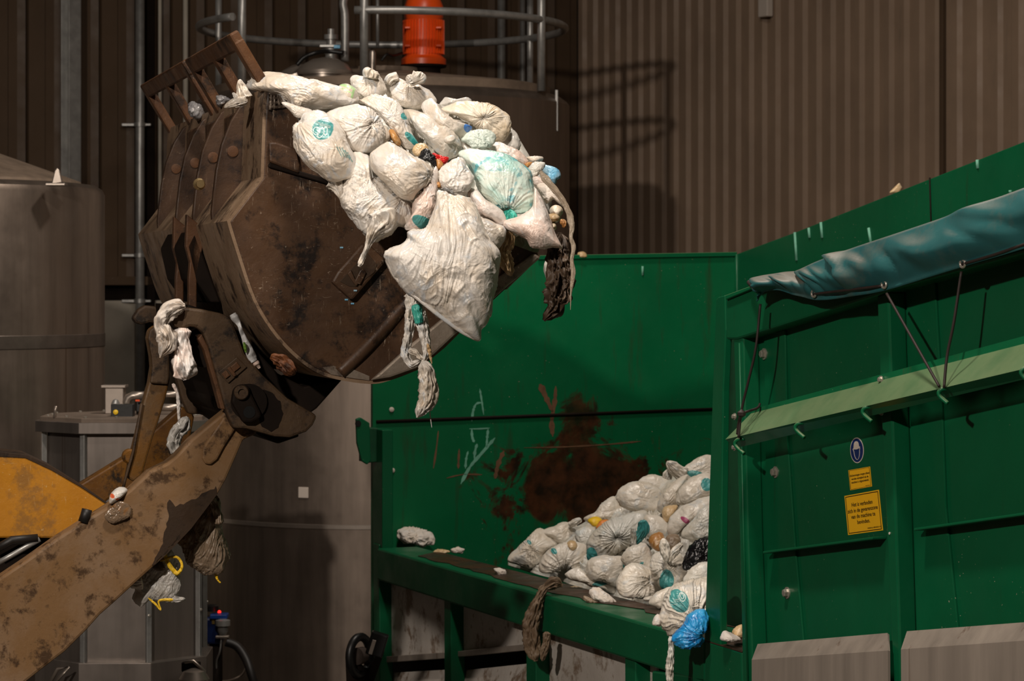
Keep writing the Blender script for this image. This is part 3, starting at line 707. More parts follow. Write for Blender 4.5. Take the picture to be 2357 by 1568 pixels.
# shell: back wall and curved floor
prof = [(617, 204), (613, 240), (610, 330), (607, 410)] + arc + [(1020, 795), (1100, 715), (1240, 585)]
v = [BPt(x, y, 0, .004) for x, y in prof] + [BPt(x, y, 1.0, -.004) for x, y in prof]; n = len(prof)
sh = link('shell', mesh_from(v, [(i, i + 1, n + i + 1, n + i) for i in range(n - 1)]), M['band'], BK)
m = sh.modifiers.new('Solidify', 'SOLIDIFY'); m.thickness = .03; m.offset = 0
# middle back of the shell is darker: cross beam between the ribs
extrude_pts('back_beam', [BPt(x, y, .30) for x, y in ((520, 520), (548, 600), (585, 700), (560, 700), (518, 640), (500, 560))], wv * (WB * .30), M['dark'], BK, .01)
cut = [(850, 876), (880, 850), (935, 800), (1010, 738), (1120, 655), (1228, 583), (1242, 594), (1170, 655), (1100, 718), (1000, 812), (955, 848), (895, 869)]
extrude_pts('side_cutter', [BPt(*p) for p in cut], wv * -.03, M['edge'], BK, .012)
extrude_pts('side_cutter', [BPt(x, y, 1.0, .002) for x, y in cut], wv * .03, M['edge'], BK, .01)
extrude_pts('cutting_edge', [BPt(x, y, .015) for x, y in ((1160, 660), (1240, 586), (1250, 592), (1172, 668))], wv * (WB * .97), M['edge'], BK, .006)
# wear blocks, weld grid, stiffening bead, badge
extrude_pts('wear_block', [BPt(*p) for p in mp(c1, [(825, 700), (870, 700), (990, 740), (1010, 840), (1010, 890), (830, 820)])], wv * -.035, M['bucket'], BK, .01)
extrude_pts('wear_strip', [BPt(*p) for p in mp(c1, [(835, 820), (1230, 935), (1240, 970), (825, 850)])], wv * -.022, M['dark'], BK, .006)
wg = extrude_pts('weld_patch', [BPt(*p) for p in mp(c1, [(825, 400), (845, 385), (880, 400), (935, 485), (830, 510)])], wv * -.006, M['bucket'], BK, .003)
for a, b_ in (((830, 405), (885, 410)), ((832, 430), (900, 430)), ((832, 458), (915, 455)), ((832, 485), (932, 482)), ((845, 390), (838, 508)), ((862, 398), (862, 500)), ((880, 402), (895, 492)), ((884, 404), (930, 484))):
    q = [BPt(*c1(*a), 0, -.010), BPt(*c1((a[0] + b_[0]) / 2 + 3, (a[1] + b_[1]) / 2 + 6), 0, -.012), BPt(*c1(*b_), 0, -.010)]
    pipe('weld_bead', q, .008, M['edge'], wg, 8, 4)
pipe('stiffening_bead', [BPt(782, 858, 0, .008), BPt(830, 812, 0, .0), BPt(880, 760, 0, .004), BPt(945, 690, 0, .02)], .034, M['bucket'], BK, 16, 5)
extrude_pts('scuffed_rim', [BPt(*p, 0, -.0005) for p in ((742, 846), (768, 842), (790, 853), (812, 850), (850, 866), (850, 876), (800, 869), (762, 862))], wv * -.0015, M['edge'], BK, 0)
def cz(x, y): return (750 + x / 8.712, 540 + y / 8.712)
fr = [(75, 950), (200, 740), (700, 170), (860, 220), (1160, 510), (1150, 570), (510, 1310), (460, 1300)]
bad = extrude_pts('badge_plate', [BPt(*cz(*p)) for p in fr], wv * -.045, M['bucket'], BK, .016)
extrude_pts('badge_recess_shade', [BPt(*cz(*p), 0, -.0455) for p in [(245, 945), (610, 540), (640, 380), (760, 340), (985, 600), (930, 760), (560, 1050), (430, 1040)]], wv * -.003, M['armdirt'], bad, .002)  # sits slightly proud; its dark colour paints in the shade of a recess
extrude_pts('badge_letter', [BPt(*cz(*p), 0, -.047) for p in [(385, 790), (455, 705), (545, 910), (640, 720), (700, 680), (760, 770), (640, 1010), (600, 985), (560, 1040), (500, 960)]], wv * -.014, M['bucket'], bad, .004)
for px, py in ((813, 669), (797, 690), (811, 699), (786, 570)):
    box('blue_scrap', BPt(px, py, 0, -.05 if py in (669,) else -.003), (.016, .004, .008), M['lightblue'], bad, .001, .3)
# ribs on the back
ribp = [(612, 214), (600, 222), (575, 262), (553, 318), (540, 380), (533, 440), (529, 480), (531, 512), (560, 470), (607, 410), (610, 330)]
for t_ in (.17, .36, .55, .77):
    rb = extrude_pts('back_rib', [BPt(x, y, t_) for x, y in ribp], wv * .045, M['rib'], BK, .008)
    lathe('plug', [(.028, 0), (.028, .006), (.02, .008)], BPt(580, 335, t_), M['guard'], rb, 20, axis=-wv)
for t_ in (.26, .45, .66):
    extrude_pts('rib_web', [BPt(x, y, t_ - .07) for x, y in ((610, 230), (600, 240), (596, 420), (535, 515), (545, 520), (612, 415))], wv * (WB * .14), M['bucket'], BK, .004)
for t_ in (.30, .44):
    pp = [(500, 480), (530, 505), (540, 560), (532, 600), (525, 640), (525, 720), (505, 720), (505, 640), (508, 600), (498, 560)]
    extrude_pts('rib_foot', [BPt(x, y, t_) for x, y in pp], wv * .06, M['guard'], BK, .006)
lathe('grease_bolt', [(.03, 0), (.03, .02), (.02, .03), (.02, .06)], BPt(585, 415, .17, .0) - hv * .18, M['brass'], BK, 16, axis=-wv)
# spill guard: two frames
top, base = Vector(BPt(548, 92)), Vector(BPt(617, 208))
gd = (base - top); gn = gd.normalized().cross(wv).normalized()
def guard(t0, t1, posts):
    g = empty('spill_guard', top + wv * (WB * t0), parent=BK)
    def bar(name, a, b, w, d):
        a, b = Vector(a), Vector(b); x = (b - a).normalized(); y = gn; z = x.cross(y)
        B = Matrix((x, y, z)).transposed()
        box(name, (a + b) / 2, ((b - a).length, d, w), M['guard'], g, .012, 0, B)
    a, b = top + wv * (WB * t0), top + wv * (WB * t1)
    bar('top_rail', a, b, .09, .05)
    for t_ in posts:
        s = top + wv * (WB * t_); bar('slat', s, s + gd * (1.22 if t_ > .02 else 1.0), .09, .052)
guard(.0, .445, (.012, .215, .43)); guard(.475, 1.0, (.49, .74, .985))
# quick coupler
AP = Plane(wv, P(600, 850, 13.45)); tA = 0.20
QC = empty('quick_coupler', AP.hit(560, 900), parent=LD)
hook = mp(c2, [(245, 370), (285, 310), (330, 280), (430, 292), (540, 315), (590, 335), (615, 362), (640, 430), (690, 560), (800, 690), (950, 830), (1090, 910), (1125, 935), (1100, 990), (1060, 1030), (960, 1066), (870, 1060), (700, 1012), (620, 1010), (585, 930), (570, 890), (520, 700), (470, 520), (440, 440), (400, 402), (360, 398), (312, 415), (270, 400)])
def hooked(t_, off, px): return [AP.hit(x, y, t_ * WB + off) for x, y in px]
hk = extrude_pts('hook_plate', hooked(0, 0, hook), wv * .09, M['coupler'], QC, .014)
extrude_pts('hook_edge', hooked(0, .02, mp(c2, [(430, 440), (470, 520), (520, 700), (575, 895), (545, 895), (495, 710), (445, 540), (405, 470)])), wv * .10, M['guard'], hk, .006)
far = [(x, y) for x, y in hook]
extrude_pts('hook_plate', [AP.hit(x, y) + wv * (.46 * WB) for x, y in far], wv * .09, M['coupler'], QC, .014)
# locking plate with pin eye
lp = extrude_pts('lock_plate', hooked(0, -.001, mp(c2, [(612, 775), (640, 748), (680, 742), (705, 755), (720, 800), (775, 910), (780, 940), (720, 972), (670, 972), (600, 850)])), wv * -.05, M['dark'], QC, .012)
lathe('pin_head', [(.036, 0), (.036, .02), (.031, .026), (.018, .026), (.018, .016), (.001, .016)], AP.hit(*c2(665, 793), -.05), M['coupler'], lp, 28, axis=-wv)
lathe('pin_hole', [(.03, 0), (.03, .004)], AP.hit(*c2(715, 912), -.05), M['black'], lp, 20, axis=-wv)
extrude_pts('oil_stain', hooked(0, -.0015, jag(mp(c2, [(720, 780), (770, 765), (850, 795), (900, 850), (915, 920), (890, 1000), (850, 1035), (790, 1000), (770, 940), (720, 800)]), 2.2, 3, 7)), wv * -.001, M['dark'], hk, 0)
bp = extrude_pts('badge_plate', hooked(0, 0, mp(c2, [(525, 672), (640, 580), (700, 640), (588, 738)])), wv * -.012, M['coupler'], hk, .004)
for q in ([(548, 680), (575, 658), (600, 690), (572, 712)], [(600, 640), (638, 608), (662, 640), (622, 672)], [(580, 650), (596, 638), (640, 690), (622, 700)]):
    extrude_pts('badge_letter', [AP.hit(*c2(*p), -.012) for p in q], wv * -.010, M['guard'], bp, .003)
# cross tubes and dark body of the coupler
extrude_pts('cross_body', hooked(.06, 0, [(440, 770), (475, 830), (510, 905), (535, 960), (600, 1005), (640, 1022), (690, 1005), (660, 960), (600, 900), (560, 800), (500, 735)]), wv * (WB * .5), M['dark'], QC, .01)
extrude_pts('cross_body', hooked(.08, 0, [(430, 700), (520, 730), (585, 800), (640, 860), (700, 890), (790, 872), (730, 940), (660, 990), (560, 960), (500, 880), (440, 800)]), wv * (WB * .36), M['dark'], QC, .01)
pipe('cross_tube', [AP.hit(470, 800, .1), AP.hit(470, 800, .1) + wv * (WB * .4)], .10, M['dark'], QC, 24)
pipe('hinge_pin', [AP.hit(572, 925) - wv * .02, AP.hit(572, 925) + wv * (WB * .5)], .09, M['dark'], QC, 24)
pipe('drip_nub', [BPt(788, 900, .3), BPt(790, 918, .3), BPt(795, 932, .3)], .018, M['dark'], QC, 10)
# lift arms
arm = [(-380, 1560), (-60, 1366), (0, 1330), (60, 1290), (130, 1240), (200, 1196), (250, 1165), (300, 1127), (345, 1085), (385, 1066), (405, 1050), (440, 1012), (490, 970), (528, 940), (565, 925), (600, 960), (590, 1000), (560, 1012), (545, 1048), (520, 1105), (500, 1140), (465, 1185), (440, 1218), (385, 1276), (320, 1335), (262, 1388), (230, 1416), (200, 1450), (150, 1500), (95, 1542), (60, 1570), (-60, 1660), (-380, 1880)]
la = extrude_pts('lift_arm', hooked(0, .11, arm), wv * .16, M['arm'], LD, .014)
extrude_pts('arm_boss', hooked(0, .11, mp(c2, [(430, 1140), (440, 1110), (540, 965), (560, 930), (620, 960), (630, 1010), (560, 1120), (520, 1195), (480, 1228), (445, 1222), (428, 1190)])), wv * -.022, M['arm'], la, .012)
sm = jag([(500, 1136), (499, 1120), (458, 1143), (430, 1156), (403, 1166), (387, 1148), (382, 1170), (389, 1188), (380, 1225), (370, 1262), (353, 1292), (352, 1304)], 3.0, 4, 8)[:-14] + [(356, 1301), (385, 1275), (440, 1217), (465, 1184), (499, 1139)]
extrude_pts('mud_smear', hooked(0, .1085, sm), wv * -.0012, M['armdirt'], la, 0)
extrude_pts('lift_arm', hooked(.52, 0, [(190, 1112), (300, 1045), (345, 1000), (420, 935), (448, 958), (432, 1040), (330, 1120), (250, 1150), (160, 1220), (60, 1300), (-60, 1370), (-60, 1290), (60, 1200)]), wv * .14, M['oldyellow'], LD, .012)
cL = lambda x, y: (x / 2.596, 598 + y / 2.596)
lk = extrude_pts('tilt_link', hooked(.24, 0, mp(cL, [(880, 470), (890, 420), (930, 390), (975, 420), (1010, 560), (1015, 720), (990, 830), (950, 960), (915, 1060), (880, 1180), (850, 1290), (800, 1330), (755, 1300), (780, 1180), (815, 1040), (845, 900), (860, 840), (890, 735), (905, 640), (900, 580)])), wv * .10, M['link'], LD, .012)
extrude_pts('link_head', hooked(.24, 0, mp(cL, [(880, 470), (890, 420), (930, 390), (975, 420), (1010, 560), (1008, 700), (1000, 745), (893, 738), (905, 640), (900, 580)])), wv * -.03, M['coupler'], lk, .01)
pipe('grease_line', [AP.hit(*c2(68, 860), .24 * WB - .02), AP.hit(*c2(20, 1140), .24 * WB - .02), AP.hit(288, 1105, .24 * WB - .02), AP.hit(283, 1125, .24 * WB - .02)], .008, M['coupler'], lk, 8)
lathe('link_bolt', [(.04, 0), (.04, .05), (.03, .06)], AP.hit(297, 1050, .26 * WB), M['oldyellow'], lk, 14, axis=-wv)
fd = [(-380, 1090), (-70, 1047), (0, 1045), (60, 1052), (120, 1080), (185, 1120), (252, 1164), (190, 1201), (130, 1240), (60, 1239), (-70, 1240), (-380, 1250)]
fr_ = extrude_pts('front_frame', hooked(.1, 0, fd), wv * .35, M['yellow'], LD, .012)
extrude_pts('frame_edge', hooked(.1, -.003, [(-70, 1041), (0, 1040), (62, 1047), (122, 1075), (188, 1116), (252, 1160), (252, 1166), (186, 1122), (118, 1083), (58, 1055), (-70, 1049)]), wv * .36, M['armdirt'], fr_, .002)
extrude_pts('axle_housing', hooked(.12, 0, [(-380, 1240), (130, 1236), (60, 1300), (-70, 1380), (-380, 1500)]), wv * .8, M['dark'], LD, .01)
pipe('hydraulic_hose', [AP.hit(*c4(-30, 910), .3), AP.hit(*c4(60, 860), .3), AP.hit(*c4(190, 850), .3)], .022, M['rubber'], LD, 12)
pipe('hydraulic_hose', [AP.hit(*c4(-30, 985), .3), AP.hit(*c4(60, 935), .3), AP.hit(*c4(200, 855), .3)], .014, M['galv'], LD, 12)
pipe('hose_end', [AP.hit(*c4(418, 770), .12), AP.hit(*c4(430, 735), .12), AP.hit(*c4(438, 705), .12)], .026, M['rubber'], LD, 20)
# rear body of the loader, out of frame to the left, carried on its wheels
box('chassis', (-5.2, 13.0, 1.1), (3.0, 1.2, .9), M['yellow'], LD, .05, math.radians(15))
for s in (-.9, .9):
    for d_ in (-1.2, 1.2):
        w = Vector((-5.2, 13.0, .62)) + hv * d_ + wv * s
        lathe('tyre', [(.3, -.22), (.56, -.22), (.62, -.15), (.62, .15), (.56, .22), (.3, .22)], w, M['rubber'], LD, 40, axis=wv)
# ------------------------------------------------------------------ green hopper
bd_ = Vector((-.365, .931, 0)).normalized(); bn = Vector((-.931, -.365, 0)).normalized()
PF = Plane(bn, (1.0, 14.0, 0))                      # plane of the post fronts, facing the camera's left
BACK = Plane((-.365 * -1, -.931 * 1, 0), (-.97, 19.3, 0))
BACK = Plane((.365, -.931, 0), (-.97, 19.3, 0))
cor = BACK.hit(1695, 585); SIDE = Plane(bn, cor)
HP = empty('waste_hopper', (1.6, 16.0, 0), 'dark green waste feed hopper holding a pile of white bags', 'hopper')
bw = BACK.hit(1345, 1130)
M['backpanel'] = paint('green_back_panel', (.003, .125, .044), dirt=(.03, .03, .014), dirt_lo=.56,
    rust=((bw.x, bw.y, bw.z, .62, .6, .42, 1.05), (bw.x - .05, bw.y, bw.z + .42, .16, .4, .38, .9), (bw.x + .05, bw.y, bw.z - .08, 1.25, 1.0, .75, .62)))
M['topdirty'] = worn_steel('mucky_rim', (.030, .024, .016), (.055, .022, .010), (.012, .009, .006), (.16, .10, .06), scr_amt=.4, scale=4, rough=.42)
pprism('back_panel', [(858, 600), (1250, 592), (1697, 585), (1700, 940), (1700, 1500), (858, 1500)], BACK, 0, -.05, M['backpanel'], HP)
pipe('seam', [BACK.hit(866, 971, .004), BACK.hit(1690, 940, .004)], .011, M['dark'], HP, 8)
pprism('back_lip', [(1240, 588), (1697, 580), (1697, 590), (1240, 598)], BACK, .02, -.09, M['greenlitdust'], HP, .004)
for px, py in ((901, 943), (903, 1083)):
    lathe('rivet', [(.018, 0), (.018, .008), (.01, .012)], BACK.hit(px, py), M['stick_w'], HP, 16, axis=BACK.n)
sd = [(1690, 587), (1830, 535), (2140, 412), (2357, 326), (2460, 286), (2460, 900), (1690, 1400)]
pprism('side_wall', sd, SIDE, 0, -.06, M['green'], HP, .006, 890)
pipe('seam', [SIDE.hit(2140, 409, .003), SIDE.hit(2146, 600, .003)], .006, M['dark'], HP, 6)
pipe('corner_weld', [BACK.hit(1696, 585, .01), BACK.hit(1698, 760, .01)], .018, M['green'], HP, 8)
# chalk and scratches on the back panel
def stroke(name, pts, r, mat):
    q = catmull(pts, 6); t = np.gradient(q, axis=0); t /= np.linalg.norm(t, axis=1, keepdims=True) + 1e-9; nn = np.stack([-t[:, 1], t[:, 0]], -1)
    w = r * F / 19.5 * .75 * (.6 + .8 * np.array([rnd.random() for _ in q]))[:, None] * np.clip(np.minimum(np.arange(len(q)), np.arange(len(q))[::-1]) / 2., .25, 1)[:, None]
    loop = [tuple(p) for p in q + nn * w] + [tuple(p) for p in (q - nn * w)[::-1]]
    extrude_pts(name, [BACK.hit(x, y, .0015) for x, y in loop], BACK.n * -.001, mat, HP, 0)
def c8(x, y): return (780 + x / 2.183, 850 + y / 2.183)
ck = 'chalk_mark'
for pts, r in (([(708, 98), (718, 160), (728, 230)], .010), ([(668, 262), (675, 210), (690, 175), (715, 168)], .010), ([(668, 298), (670, 340), (680, 368)], .012), ([(750, 300), (745, 350), (742, 395)], .010),
               ([(785, 345), (720, 420), (660, 490), (612, 578)], .013), ([(650, 412), (640, 450), (636, 500)], .011), ([(695, 375), (685, 410), (680, 452)], .011), ([(655, 300), (700, 300), (760, 296)], .006)):
    stroke(ck, mp(c8, pts), r, M['chalk'])
for pts, r in (([(1010, 75), (1040, 140), (1075, 215)], .026), ([(1090, 85), (1085, 160), (1070, 260), (1075, 340)], .020), ([(830, 410), (800, 480), (785, 550)], .020), ([(605, 400), (602, 450), (600, 500)], .010), ([(540, 548), (620, 530), (720, 530)], .007),
               ([(500, 310), (490, 400), (475, 500)], .008), ([(1520, 362), (1350, 378), (1150, 390), (930, 395)], .006)):
    stroke('scratch', mp(c8, pts), r, M['scratch'])
for pts in ([(1915 - 85, 535), (1834, 600)], [(1862, 525), (1864, 548)], [(1890, 512), (1893, 548)], [(2000, 525), (2005, 560)], [(2250, 368), (2251, 388)], [(2326, 438), (2326, 444)]):
    pipe('paint_scar', [SIDE.hit(*p, .001) for p in pts], .012, M['chalk'], HP, 6)
pipe('paint_scar', [BACK.hit(1479, 613, .001), BACK.hit(1479, 634, .001)], .009, M['chalk'], HP, 6)
# left bracket on the back panel
bk = pprism('hinge_plate', [(820, 965), (830, 961), (851, 974), (854, 1060), (846, 1070), (833, 1062), (822, 1020)], BACK, .30, -.03, M['green'], HP)
lathe('eye', [(.022, 0), (.022, .004)], BACK.hit(824, 975, .302), M['black'], bk, 20, axis=BACK.n)
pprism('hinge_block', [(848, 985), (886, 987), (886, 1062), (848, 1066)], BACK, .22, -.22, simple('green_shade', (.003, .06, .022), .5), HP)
# loading rim
bi = -bn
rim_t = [(868, 1262), (1622, 1475)]; rim_b = [(868, 1330), (1622, 1580)]
loop = [PF.hit(*rim_t[0]), PF.hit(*rim_t[1]), PF.hit(*rim_b[1]), PF.hit(*rim_b[0])]
z_t = PF.hit(*rim_t[1]).z
for q in loop[:2]: q.z = z_t
for q in loop[2:]: q.z = z_t - .225
v = loop + [loop[0] + bi * .30, loop[1] + bi * .40, loop[2] + bi * .40, loop[3] + bi * .30]
bevel(link('loading_rim', fixn(mesh_from(v, [(0, 1, 2, 3), (4, 7, 6, 5), (0, 4, 5, 1), (1, 5, 6, 2), (2, 6, 7, 3), (3, 7, 4, 0)])), M['green'], HP), .014)
a0, a1 = loop[0].copy(), loop[1].copy()
mk = []
for k_ in range(41):
    u = k_ / 40; q = a0 * (1 - u) + a1 * u; mk.append((q - bd_ * 0 + bi * (.05 + .14 * max(0, u - .45) + .05 * rnd.random() + (.12 * math.sin(u * 19) ** 2 if u > .6 else 0)), u))
mk = [p for p, u in mk if .10 < u < .80]; far_ = [a0 + (a1 - a0) * u + bi * (.292 + .10 * u) for u in (.93, .84, .6, .3, .08)]
extrude_pts('rim_muck', [p + Vector((0, 0, .001)) for p in mk + far_], (0, 0, .004), M['topdirty'], HP, .001)
extrude_pts('rim_end', [PF.hit(1622, 1475), PF.hit(1706, 1501), PF.hit(1712, 1700), PF.hit(1500, 1640), PF.hit(1500, 1545), PF.hit(1622, 1560)], bi * .34, M['green'], HP, .01)
pprism('rim_end_top', [(1622, 1473), (1706, 1499), (1706, 1503), (1622, 1477)], PF, 0, -.33, M['armdirt'], HP, .003)
# rim support posts and sheets underneath
for q in ([(1022, 1360), (1037, 1364), (1039, 1650), (1024, 1650)], [(1211, 1420), (1233, 1427), (1233, 1650), (1211, 1650)], [(1438, 1490), (1462, 1497), (1465, 1650), (1440, 1650)], [(858, 1250), (872, 1254), (876, 1650), (862, 1650)]):
    pprism('rim_post', q, PF, -.02, -.10, M['green'], HP, .006, 1640)
pprism('corner_post', [(857, 985), (880, 990), (880, 1270), (858, 1270)], PF, -.03, -.08, M['green'], HP, .006)
for q in ([(876, 1325), (1024, 1365), (1024, 1512), (876, 1523)], [(1038, 1365), (1212, 1420), (1212, 1494), (1038, 1511)], [(1234, 1420), (1440, 1490), (1440, 1650), (1234, 1610)], [(1463, 1500), (1510, 1520), (1510, 1650), (1463, 1650)]):
    pprism('side_sheet', q, PF, -.11, -.02, M['sheetdirty'], HP, .004)
for q in ([(880, 1512), (1024, 1502), (1024, 1516), (880, 1526)], [(1038, 1501), (1212, 1483), (1212, 1497), (1038, 1514)]):
    pprism('sheet_fold', q, PF, -.07, -.05, M['sheet'], HP, .004)
for q in ([(880, 1550), (1024, 1542), (1024, 1690), (880, 1690)], [(1042, 1546), (1212, 1528), (1212, 1690), (1042, 1690)]):
    pts = [PF.hit(*q[0], -.14), PF.hit(*q[1], -.14), PF.hit(*q[2], .02), PF.hit(*q[3], .02)]
    extrude_pts('lower_apron', pts, bi * .02, M['sheetdirty'], HP, .004)
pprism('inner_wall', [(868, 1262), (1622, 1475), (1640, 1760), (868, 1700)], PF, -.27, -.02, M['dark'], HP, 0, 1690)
# end plate beside the pile and the panel with the stickers
pprism('end_plate', [(1648, 690), (1652, 684), (1668, 680), (1670, 760), (1664, 900), (1660, 1200), (1658, 1486), (1621, 1475), (1632, 1150), (1640, 900)], PF, 0, -.04, M['green'], HP, .006)
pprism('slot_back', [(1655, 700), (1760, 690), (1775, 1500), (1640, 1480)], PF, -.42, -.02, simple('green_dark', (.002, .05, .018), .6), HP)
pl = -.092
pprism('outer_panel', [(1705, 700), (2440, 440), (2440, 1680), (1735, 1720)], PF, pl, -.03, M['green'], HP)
pprism('panel_strip', [(1758, 770), (1806, 760), (1812, 1018), (1830, 1265), (1850, 1490), (1768, 1490)], PF, pl + .012, -.012, M['green'], HP, .003)
pprism('panel_strip', [(2085, 660), (2150, 630), (2168, 950), (2176, 1170), (2205, 1455), (2112, 1455)], PF, pl + .012, -.012, M['green'], HP, .003)
def post(px):
    o = pprism('panel_post', px, PF, 0, pl, M['green'], HP, .010)
    return o
p1 = post([(1687, 760), (1709, 755), (1715, 1029), (1720, 1240), (1737, 1700), (1712, 1700), (1702, 1240), (1695, 1029)])
p2 = post([(2018, 680), (2044, 672), (2053, 958), (2062, 1215), (2076, 1660), (2060, 1660), (2040, 1215), (2028, 958)])
pipe('post_groove', [PF.hit(1702, 790, .003), PF.hit(1712, 1240, .003), PF.hit(1722, 1568, .003)], .006, M['green'], p1, 6)
# bright channel on top, carrying the cover
ch = [PF.hit(1671, 684, .01), PF.hit(2420, 400, .01)]
pprism('top_channel', [(1671, 683), (1733, 660), (2050, 556), (2440, 420), (2440, 560), (2050, 668), (2017, 681), (1696, 782), (1671, 782)], PF, .01, -.14, M['green'], HP, .012)
pprism('channel_flange', [(1668, 680), (1733, 656), (2050, 552), (2440, 416), (2440, 424), (2050, 560), (1733, 664), (1670, 690)], PF, .03, -.18, M['greenlitdust'], HP, .004)
# ledges
for q in (((1787, 1268), (2041, 1235)), ((2137, 1215), (2440, 1172))):
    a, b = PF.hit(*q[0], pl), PF.hit(*q[1], pl)
    extrude_pts('ledge', [a, b, b - Vector((0, 0, .012)), a - Vector((0, 0, .012))], bn * .075, M['green'], HP, .003)
# light rail with lashing hooks: upright lip, sloped face coloured paler for overhead light and dust, return
uT = [(1747, 935), (1760, 930), (2440, 753)]
fa, fb = (1730, 953), (2440, 772); ga, gb = (1671, 1011), (2440, 830); ra, rb_ = (1695, 1030), (2440, 852)
A0, B0 = PF.hit(1737, 941, .012), PF.hit(2440, 752, .012)
A1, B1 = PF.hit(*fa, .014), PF.hit(*fb, .014)
A2, B2 = PF.hit(*ga, .135), PF.hit(*gb, .135)
A3, B3 = PF.hit(*ra, .075), PF.hit(*rb_, .075)
v = [A0, A1, A2, A3, B0, B1, B2, B3]
rail = link('lashing_rail', mesh_from(v, [(0, 1, 5, 4), (1, 2, 6, 5), (2, 3, 7, 6)]), M['greenlitdust'], HP)
s_ = rail.modifiers.new('Solidify', 'SOLIDIFY'); s_.thickness = .008; s_.offset = 0
rail['label'] = 'pale green sloped rail'
for px, py in ((1697, 1012), (1836, 975), (1991, 938), (2166, 896), (2356, 848)):
    a = PF.hit(px + 12, py - 2, .10)
    q = [PF.hit(px + 17, py - 2, .11), PF.hit(px + 2, py, .135), PF.hit(px - 5, py + 8, .145), PF.hit(px - 1, py + 18, .14), PF.hit(px + 16, py + 33, .12)]
    pipe('lashing_hook', q, .0095, M['greenlitdust'], rail, 10, 5)
def boltp(px, py, off, r, parent, mat=None):
    o = lathe('bolt', [(r * 1.45, 0), (r * 1.45, .006)], PF.hit(px, py, off), M['bolt'], parent, 20, axis=bn)
    lathe('bolt_head', [(r, .006), (r, .006 + r * .8), (r * .8, .006 + r * .95)], PF.hit(px, py, off), mat or M['bolt'], o, 6, axis=bn, smooth=False)
for px, py in ((1786, 1087), (1813, 1365), (1760, 815)): boltp(px, py, pl + .012, .020, HP)
for px, py in ((1692, 959), (2029, 874), (2030, 948), (1692, 1030)): boltp(px, py, .016 if py != 874 else .02, .012, HP)
lathe('screw_hole', [(.006, 0), (.006, .003)], PF.hit(2048, 1228, .001), M['stick_w'], HP, 10, axis=bn)
# grey cover sheets at the foot of the panel
for tl, tr, fl, fr2, bl, br in (((1748, 1486), (2047, 1461), (1735, 1521), (2049, 1499), (1737, 1720), (2057, 1720)), ((2092, 1457), (2440, 1431), (2079, 1497), (2440, 1471), (2085, 1720), (2440, 1720))):
    v = [PF.hit(*tl, -.03), PF.hit(*tr, -.03), PF.hit(*fl, .03), PF.hit(*fr2, .03), PF.hit(*bl, .03), PF.hit(*br, .03)]
    for q in v[4:]: q.z = .0
    o = link('cover_sheet', mesh_from(v, [(0, 1, 3, 2), (2, 3, 5, 4)]), M['sheet'], HP); m = o.modifiers.new('Solidify', 'SOLIDIFY'); m.thickness = .012; m.offset = -1
    o['label'] = 'grey metal cover sheet with folded top'
# stickers
def quad_map(cs, lift):
    a, b, c_, d = cs      # tl, tr, br, bl
    return lambda u, w: (a * (1 - u) + b * u) * w + (d * (1 - u) + c_ * u) * (1 - w) + bn * lift
def flat(name, uv, fm, mat, parent, th=.0008):
    pts = [fm(u, w) for u, w in uv]
    return extrude_pts(name, pts, -bn * th, mat, parent, 0)
def text_mesh(body, name, fm, u0, w0, size_w, size_h, mat, parent, align='CENTER'):
    cu = bpy.data.curves.new('t', 'FONT'); cu.body = body; cu.align_x = 'CENTER'; cu.align_y = 'CENTER'; cu.resolution_u = 3; cu.offset = .012
    o = bpy.data.objects.new('t', cu); C.objects.link(o)
    dg = bpy.context.evaluated_depsgraph_get(); me = bpy.data.meshes.new_from_object(o.evaluated_get(dg))
    bpy.data.objects.remove(o); bpy.data.curves.remove(cu)
    xs = [q.co.x for q in me.vertices]; ys = [q.co.y for q in me.vertices]
    sx = size_w / (max(xs) - min(xs)); mx = (max(xs) + min(xs)) / 2
    for q in me.vertices: q.co = fm(u0 + (q.co.x - mx) * sx, w0 + q.co.y * size_h)
    return link(name, me, mat, parent)
def frame(name, fm, i, wd, parent, mat, tb=1.6):
    for uv in ([(i, i), (1 - i, i), (1 - i, i + wd * tb), (i, i + wd * tb)], [(i, 1 - i), (1 - i, 1 - i), (1 - i, 1 - i - wd * tb), (i, 1 - i - wd * tb)],
               [(i, i), (i + wd, i), (i + wd, 1 - i), (i, 1 - i)], [(1 - i, i), (1 - i - wd, i), (1 - i - wd, 1 - i), (1 - i, 1 - i)]):
        flat(name, uv, fm, mat, parent)
sq = [(0, 0), (1, 0), (1, 1), (0, 1)]
so_ = pl + .0015
cs = [PF.hit(*p, so_) for p in ((1943.5, 1142), (2023, 1127.5), (2032.5, 1221), (1952, 1232))]
fm = quad_map(cs, 0); st = flat('warning_sticker', sq, fm, M['stick_y'], HP); st['label'] = 'large yellow warning sticker with black Dutch text'
fm = quad_map(cs, .0012); frame('border', fm, .03, .011, st, M['stick_k'])
for s, w, wd in (('Het is verboden', .735, .60), ('zich in de gevarenzone', .585, .86), ('van de machine te', .435, .69), ('bevinden.', .285, .36)): text_mesh(s, 'lettering', fm, .49, w, wd, .145, M['stick_k'], st)
text_mesh('WAUK-ALL-GEVAAR-01-NL', 'lettering', fm, .77, .10, .38, .05, M['stick_k'], st)
cs = [PF.hit(*p, so_) for p in ((1952.5, 1083), (2002.5, 1074), (2007, 1120), (1957, 1129))]
fm = quad_map(cs, 0); st = flat('warning_sticker', sq, fm, M['stick_y'], HP); st['label'] = 'small yellow warning sticker with three lines of text'
fm = quad_map(cs, .0012); frame('border', fm, .03, .010, st, M['stick_k'], 1.1)
